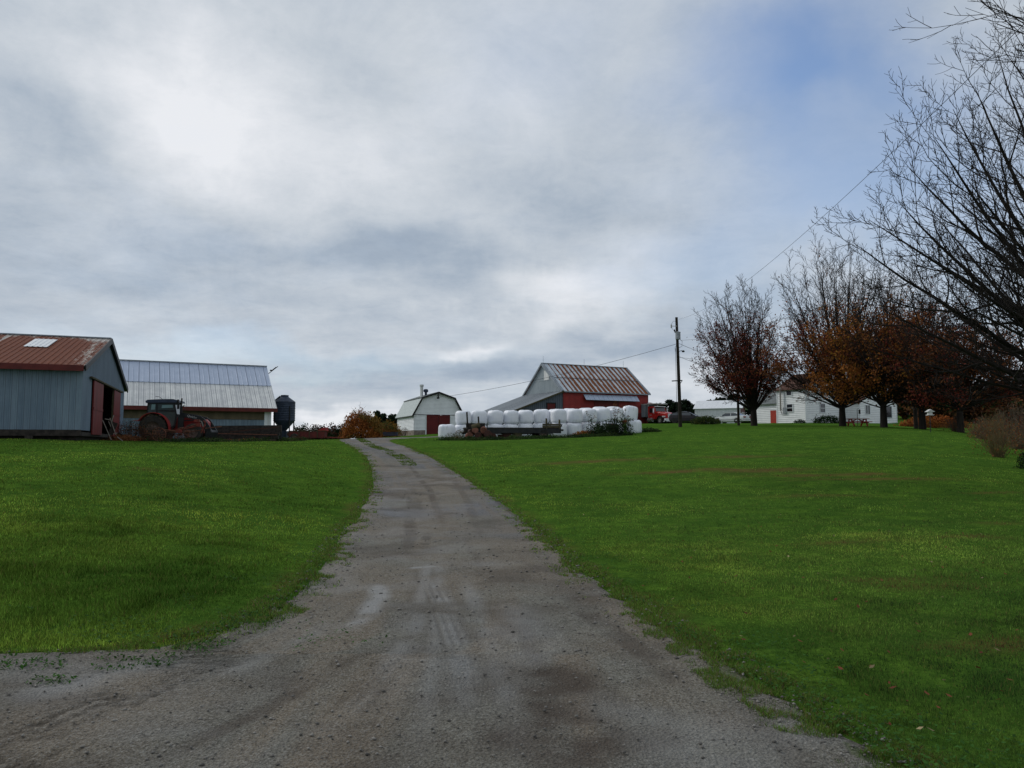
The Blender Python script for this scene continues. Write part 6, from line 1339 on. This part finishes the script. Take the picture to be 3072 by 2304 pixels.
G1 = (.030, .055, .016); G2 = (.018, .038, .012); G3 = (.05, .075, .02); DG = (.010, .022, .008)
shrub('orange_shrub', 'large rounded orange autumn shrub at the far side of the crest', 1085, 1316, 76, 2.0, 2.6, 13000, .13, [ORG, (.34, .12, .03), RUS, ORG, (.20, .12, .03)], 5, 60, stemr=.02, ry=1.6)
shrub('orange_shrub', 'lower mixed orange and green shrub against the left side of the white shed', 1163, 1308, 88, 1.6, 1.75, 5000, .12, [RUS, (.13, .09, .02), G3, YEL], 6, 30, stemr=.015)
shrub('dry_weed_clump', 'thin dry brown weeds growing at the left wall of the white shed', 1212, 1305, 93, .9, 1.0, 260, .08, [BRN, DRK, G2], 7, 30, cat='weeds', stemr=.010)
# weeds round the trailer and bales
shrub('weed_bush', 'big dark green weed bush in front of the right bales', 1852, 1322, 58.5, 1.25, 1.35, 1900, .11, [G2, DG, G1, G3], 8, 26, cat='weeds', shell=.2, stemr=.010, ry=1.0)
shrub('weed_bush', 'shorter dark green weed bush left of the wooden crate', 1800, 1322, 58.3, 1.0, 1.0, 2200, .10, [G2, G1, DG], 9, 20, cat='weeds', shell=.2)
shrub('dead_fern_clump', 'low clump of rusty orange dead ferns in front of the bales', 1760, 1312, 58.8, 1.05, .42, 1500, .10, [RUS, ORG, YEL, BRN], 10, 30, cat='weeds', stemr=.007, ry=.5)
def tall_weed(U, V, Y, ht, seed, label):
    p = at(U, V, Y); g = h(p[0], p[1]); r = np.random.RandomState(seed); T = thing('tall_weed', label, 'weed', (p[0], p[1], g), 0, 'tall weeds in front of the bales'); polys = []; pts = []
    for k in range(3):
        d = np.array([r.randn()*.10, r.randn()*.1, 1.0]); t = np.linspace(0, 1, 7)[:, None]; P = d*ht*(.8+.2*k/2)*t; polys.append((P, np.linspace(.018, .006, 7)))
        for i in range(2, 7):
            for s in range(2): e = P[i]+np.array([r.randn()*.16, r.randn()*.1, .12]); polys.append((np.array([P[i], (P[i]+e)/2+np.array([0, 0, .02]), e]), np.array([.006, .005, .004]))); pts.append(e)
    V, F = tube_batch(polys, 4); rawmesh('stem', V, F, 4, M['twig'], T)
    V, F, c = leafcloud(np.array(pts), .10, seed, mapcol(G2, G1, BRN), 4, .06); rawmesh('leaves', V, F, 4, M['leaf'], T, col=c)
tall_weed(1842, 1322, 58.2, 2.45, 1, 'tallest leggy weed, rising above the right bales'); tall_weed(1866, 1322, 58.4, 2.2, 2, 'leggy weed beside the tallest one, at the right bales')
tall_weed(1768, 1320, 58.4, 1.75, 3, 'single leggy weed standing over the dead orange ferns'); tall_weed(1885, 1318, 59.0, 1.35, 4, 'short leggy weed at the right edge of the weed bush')
def weed_band(name, label, path, n, size, cols, seed, hh, wd):
    r = np.random.RandomState(seed); t = r.rand(n)*(len(path)-1); i = t.astype(int); f = t-i; P = np.array([at(*q)[:2] for q in path]); P = P[i]*(1-f)[:, None]+P[np.minimum(i+1, len(P)-1)]*f[:, None]
    P += r.randn(n, 2)*np.array([.25, wd]); bum = fbm(P[:, 0]*1.3, P[:, 1]*1.3, seed, 3); z = H(P[:, 0], P[:, 1])+r.rand(n)*hh*np.clip((bum-.25)*2.4, .15, 1.2)
    V, F, c = leafcloud(np.stack([P[:, 0], P[:, 1], z], 1), size, seed, mapcol(*cols), 1, .02); return tag(rawmesh(name, V, F, 4, M['leaf'], col=c), label, 'weeds', kind='stuff')
weed_band('weed_strip', 'strip of dark green unmown weeds at the foot of the wagon and bales', [(1325, 1326, 57), (1400, 1330, 55.5), (1480, 1328, 55.5), (1600, 1324, 56), (1700, 1322, 57), (1800, 1325, 57.5), (1890, 1320, 58.5)], 12000, .09, [G2, G1, G3, G1], 21, .26, .5)
weed_band('dry_grass_strip', 'thin pale dry grass stalks standing before the leftmost bale', [(1345, 1318, 58.3), (1400, 1320, 58)], 0+600, .09, [(.16, .12, .06), G3], 22, .6, .2)
weed_band('barnyard_weeds', 'dark unmown weeds and dead stalks at the foot of the shed, rake and timber pile', [(330, 1322, 41), (380, 1324, 43), (450, 1326, 48.5), (560, 1326, 49), (700, 1324, 51), (860, 1321, 56), (905, 1322, 62)], 9000, .08, [BRN, DRK, G2, G1, DRK], 23, .28, .5)
weed_band('yard_green_weeds', 'low green leafy weeds along the top of the left lawn', [(500, 1330, 45), (620, 1328, 47), (700, 1326, 48.5), (850, 1322, 55), (900, 1323, 60)], 5000, .09, [G1, G3, G2], 24, .30, .5)
shrub('dead_bush', 'tangled dark dead bush between the shed door and the tractor', 392, 1322, 45, 1.5, 1.1, 1800, .07, [DRK, BRN, DG, (.05, .04, .03)], 31, 70, cat='bush', stemr=.010)
shrub('leafy_bush', 'low yellow-green leafy bush between the dark car and the white car', 2118, 1274, 90, 1.65, .95, 2400, .15, [G3, G1, (.09, .10, .025), G2], 32, 16, cat='bush', ry=1.1)
shrub('garden_bush', 'dark leafy bush under the middle window of the farmhouse', 2486, 1270, 98, 2.0, .95, 1800, .16, [G2, DG, G1], 33, 12, cat='bush', ry=.7)
shrub('garden_bush', 'small dark bush at the corner of the farmhouse below the white framed window', 2398, 1270, 99, .75, .45, 500, .12, [DG, G2], 34, 8, cat='bush')
shrub('leafy_weed_patch', 'patch of broad leaved weeds on the grass right of the last bale', 1945, 1290, 66, 1.1, .28, 900, .12, [G1, G3, G2], 35, 6, cat='weeds', ry=.6)
shrub('willow_shrub', 'yellowish many-stemmed leafless shrub on the right edge of the lawn', 2993, 1345, 33, 1.15, 1.75, 500, .06, [BRN, RUS, (.10, .08, .03)], 36, 110, twig='twig_pale', stemr=.011)
shrub('dark_shrub', 'dense dark green shrub at the right edge of the picture', 3098, 1362, 28, .5, .7, 1500, .06, [DG, G2, DG], 37, 16)
for i, (U, V, Y, rx_, rz_, s_) in enumerate(((2945, 1305, 50, 1.0, 1.3, 41), (3000, 1310, 44, 1.0, 1.6, 42), (3050, 1310, 42, 1.4, 2.2, 43), (2868, 1290, 62, 1.2, 1.2, 44), (3120, 1320, 36, 1.5, 2.4, 45))):
    shrub('twiggy_shrub', ('tangled brown twiggy shrub by the last maple trunk', 'tall tangled twiggy shrub behind the yellowish one', 'reddish twiggy shrub at the right edge behind the dark shrub', 'low grey twiggy shrub left of the last maple trunk', 'twiggy shrub just beyond the right edge')[i],
          U, V, Y, rx_, rz_, 600, .08, [BRN, RUS, RED, (.10, .07, .035)], s_, 110, twig='brush', stemr=.012)
# conifers behind the yard
def conifer(U, V, Y, top_V, Rb, seed, label, group, cols=((.010, .022, .010), (.016, .032, .013), (.007, .014, .008)), shape=.9, n=2600, name='spruce_tree'):
    p = at(U, V, Y); g = min(h(p[0], p[1]), p[2]); T = thing(name, label, 'tree', (p[0], p[1], g), 0, group); ht = at(U, top_V, Y)[2]-g; r = np.random.RandomState(seed)
    polys = [(np.array([[0, 0, -.3], [0, 0, ht*.5], [0, 0, ht*.99]]), np.array([.22, .13, .02]))]; pts = []
    tiers = int(ht*2.2)
    for i in range(tiers):
        z = ht*(.10+.88*i/tiers); R = Rb*(1-(z/ht))**shape*(.75+.5*r.rand())+.12
        for k in range(6): a = r.rand()*6.28; e = np.array([cos(a)*R, sin(a)*R, z-R*.12+.1*r.randn()]); polys.append((np.array([[0, 0, z], e*.5+np.array([0, 0, z*.5+.03]), e]), np.array([.03, .02, .01]))); q = r.rand(max(3, int(n/tiers/6)))[:, None]**.6; pts.append(np.array([0, 0, z])*(1-q)+e*q+r.randn(len(q), 3)*np.array([.16, .16, .12]))
    V2, F = tube_batch(polys, 4); rawmesh('trunk', V2, F, 4, M['bark'], T)
    V2, F, c = leafcloud(np.concatenate(pts), .42, seed, mapcol(*cols), 1, .05); rawmesh('crown', V2, F, 4, M['leaf'], T, col=c)
for i, (U, tv, rb_, Y) in enumerate(((1962, 1212, 1.8, 150), (1985, 1206, 2.2, 142), (2010, 1196, 1.9, 150), (2030, 1203, 2.3, 145), (2057, 1196, 2.4, 140), (2085, 1210, 2.3, 150), (2108, 1205, 2.2, 143), (2132, 1196, 2.6, 148), (2160, 1188, 3.0, 140), (2195, 1180, 3.4, 146), (2232, 1184, 3.2, 140), (2270, 1192, 3.0, 148))):
    conifer(U, 1272, Y, tv, rb_*1.15, 100+i, f'dark spruce behind the farmyard, {ORD[i]} from the left in the row beyond the cars', 'spruces beyond the cars', shape=.55 if i % 3 else .8, n=3000)
for i, (U, tv, rb_, Y, bV) in enumerate(((1131, 1231, 1.5, 118, 1305), (1148, 1238, 2.0, 125, 1305), (1171, 1240, 1.7, 118, 1305), (1187, 1241, 1.6, 122, 1305))):
    conifer(U, bV, Y, tv, rb_, 140+i, f'dark spruce behind the orange shrub, {ORD[i]} from the left', 'spruces behind the orange shrub', n=1500)
def round_tree(U, V, Y, topV, R, seed, label, group, cols, n=2200, leaf=.5, nl=9):
    p = at(U, V, Y); g = min(h(p[0], p[1]), p[2]); ht = at(U, topV, Y)[2]-g; lim = fan_limbs(seed, nl, ht*.85, R, ht*.12, ht*.2, .12, low=.35)
    th, tn, tips = grow(seed, (p[0], p[1], g), ht*.32, .2, lim, 6, 4, 2, tw=.03, rmin=.02, up=.08)
    r = np.random.RandomState(seed); k = r.rand(len(tips)) < min(1, n/len(tips)); make_tree('distant_tree', label, (p[0], p[1], g), th, tn, tips, tips[k], mapcol(*cols), leaf, 3, .35, seed, group, kt=5)
for i, (U, tv, R, Y) in enumerate(((897, 1282, 1.8, 170), (913, 1287, 1.4, 170), (950, 1279, 1.9, 165), (972, 1290, 1.4, 165), (990, 1287, 1.8, 160), (1010, 1278, 2.4, 155), (1024, 1296, 1.5, 160))):
    round_tree(U, 1318, Y, tv, R, 200+i, f'small dark distant tree on the skyline, {ORD[i]} from the left between spreader and orange shrub', 'distant trees left of the orange shrub', [DG, G2, DRK], 900, .35)
# autumn wood on the right, beyond the lawn
for i, (U, tv, R, Y) in enumerate(((2740, 1150, 5, 125), (2790, 1175, 5, 130), (2835, 1185, 5.5, 120), (2885, 1160, 6, 128), (2930, 1180, 5.5, 118), (2975, 1165, 6, 125), (3020, 1175, 5.5, 116), (3065, 1160, 6, 122), (3115, 1170, 6, 115), (3170, 1160, 6, 118))):
    round_tree(U, 1272, Y, tv, R, 220+i, f'brownish autumn tree beyond the lawn, {ORD[i]} from the left in the wood at the right', 'autumn wood beyond the lawn', [(.09, .05, .02), DRK, BRN, (.13, .06, .02), G2], 1800, .45, 12)
shrub('orange_hedge', 'band of bright orange low shrubs beyond the lawn, seen between the maple trunks', 2800, 1262, 92, 4.2, 1.3, 4500, .2, [ORG, RUS, (.30, .09, .02)], 50, 20, cat='hedge', ry=1.2)
shrub('orange_hedge', 'orange low shrub behind the yellowish many-stemmed one', 3005, 1300, 75, 2.8, 1.5, 2600, .18, [ORG, RUS, BRN], 51, 20, cat='hedge', ry=1.2)

# ------------------------------------------------------------------ lawn furniture
def picnic():
    p = at(2573, 1277, 77.0); T = thing('picnic_table', 'red wooden picnic table with benches beside the maple trunk', 'picnic table', (p[0], p[1], h(p[0], p[1])), .05)
    m = MB(); [m.box((-1.05, -.38+i*.155, .72), (1.05, -.24+i*.155, .76)) for i in range(5)]; m.build('tabletop', M['table_red'], T)
    for yy in (-.80, .66): m = MB(); m.box((-1.1, yy, .39), (1.1, yy+.18, .46)); m.build('bench', M['table_red'], T)
    for x in (-.75, .75):
        m = MB(); m.bar((x-.12*x, -.68, .0), (x, -.2, .72), .06, .14, (1, 0, 0)); m.bar((x-.12*x, .68, .0), (x, .2, .72), .06, .14, (1, 0, 0)); m.bar((x, -.8, .38), (x, .8, .38), .06, .13); m.bar((x, -.36, .69), (x, .36, .69), .04, .08); m.build('leg', M['table_red'], T)
        m = MB(); m.bar((x, 0, .38), (x*.15, 0, .70), .10, .09); m.build('brace', M['table_red'], T)
picnic()
def feeder(U, V0, V1, Y, label, mt, hang=False):
    p = at(U, V0, Y); g = h(p[0], p[1]); ht = at(U, V1, Y)[2]-g; T = thing('bird_feeder', label, 'bird feeder', (p[0], p[1], g))
    m = MB(); m.tube([(0, 0, -.1), (0, 0, ht)], .03, 6); m.build('post', M['black_steel'], T)
    m = MB()
    if hang: m.tube([(0, 0, ht), (.12, 0, ht+.12), (.25, 0, ht)], .012, 5); m.lathe([(0, -.5), (.1, -.48), (.1, -.12), (.16, -.1), (0, 0)], 10, (.25, 0, ht)); m.build('feeder', M[mt], T)
    else: m.box((-.20, -.18, ht), (.20, .18, ht+.05)); m.box((-.13, -.12, ht+.05), (.13, .12, ht+.26)); m.prism([(-.27, ht+.24), (.27, ht+.24), (0, ht+.42)], -.2, .2); m.build('feeder', M[mt], T)
feeder(2792, 1302, 1246, 54, 'white roofed bird feeder on a thin post at the right of the lawn', 'bird_white')
feeder(2573, 1276, 1228, 82, 'dark hanging bird feeder on a pole behind the picnic table', 'black', True)
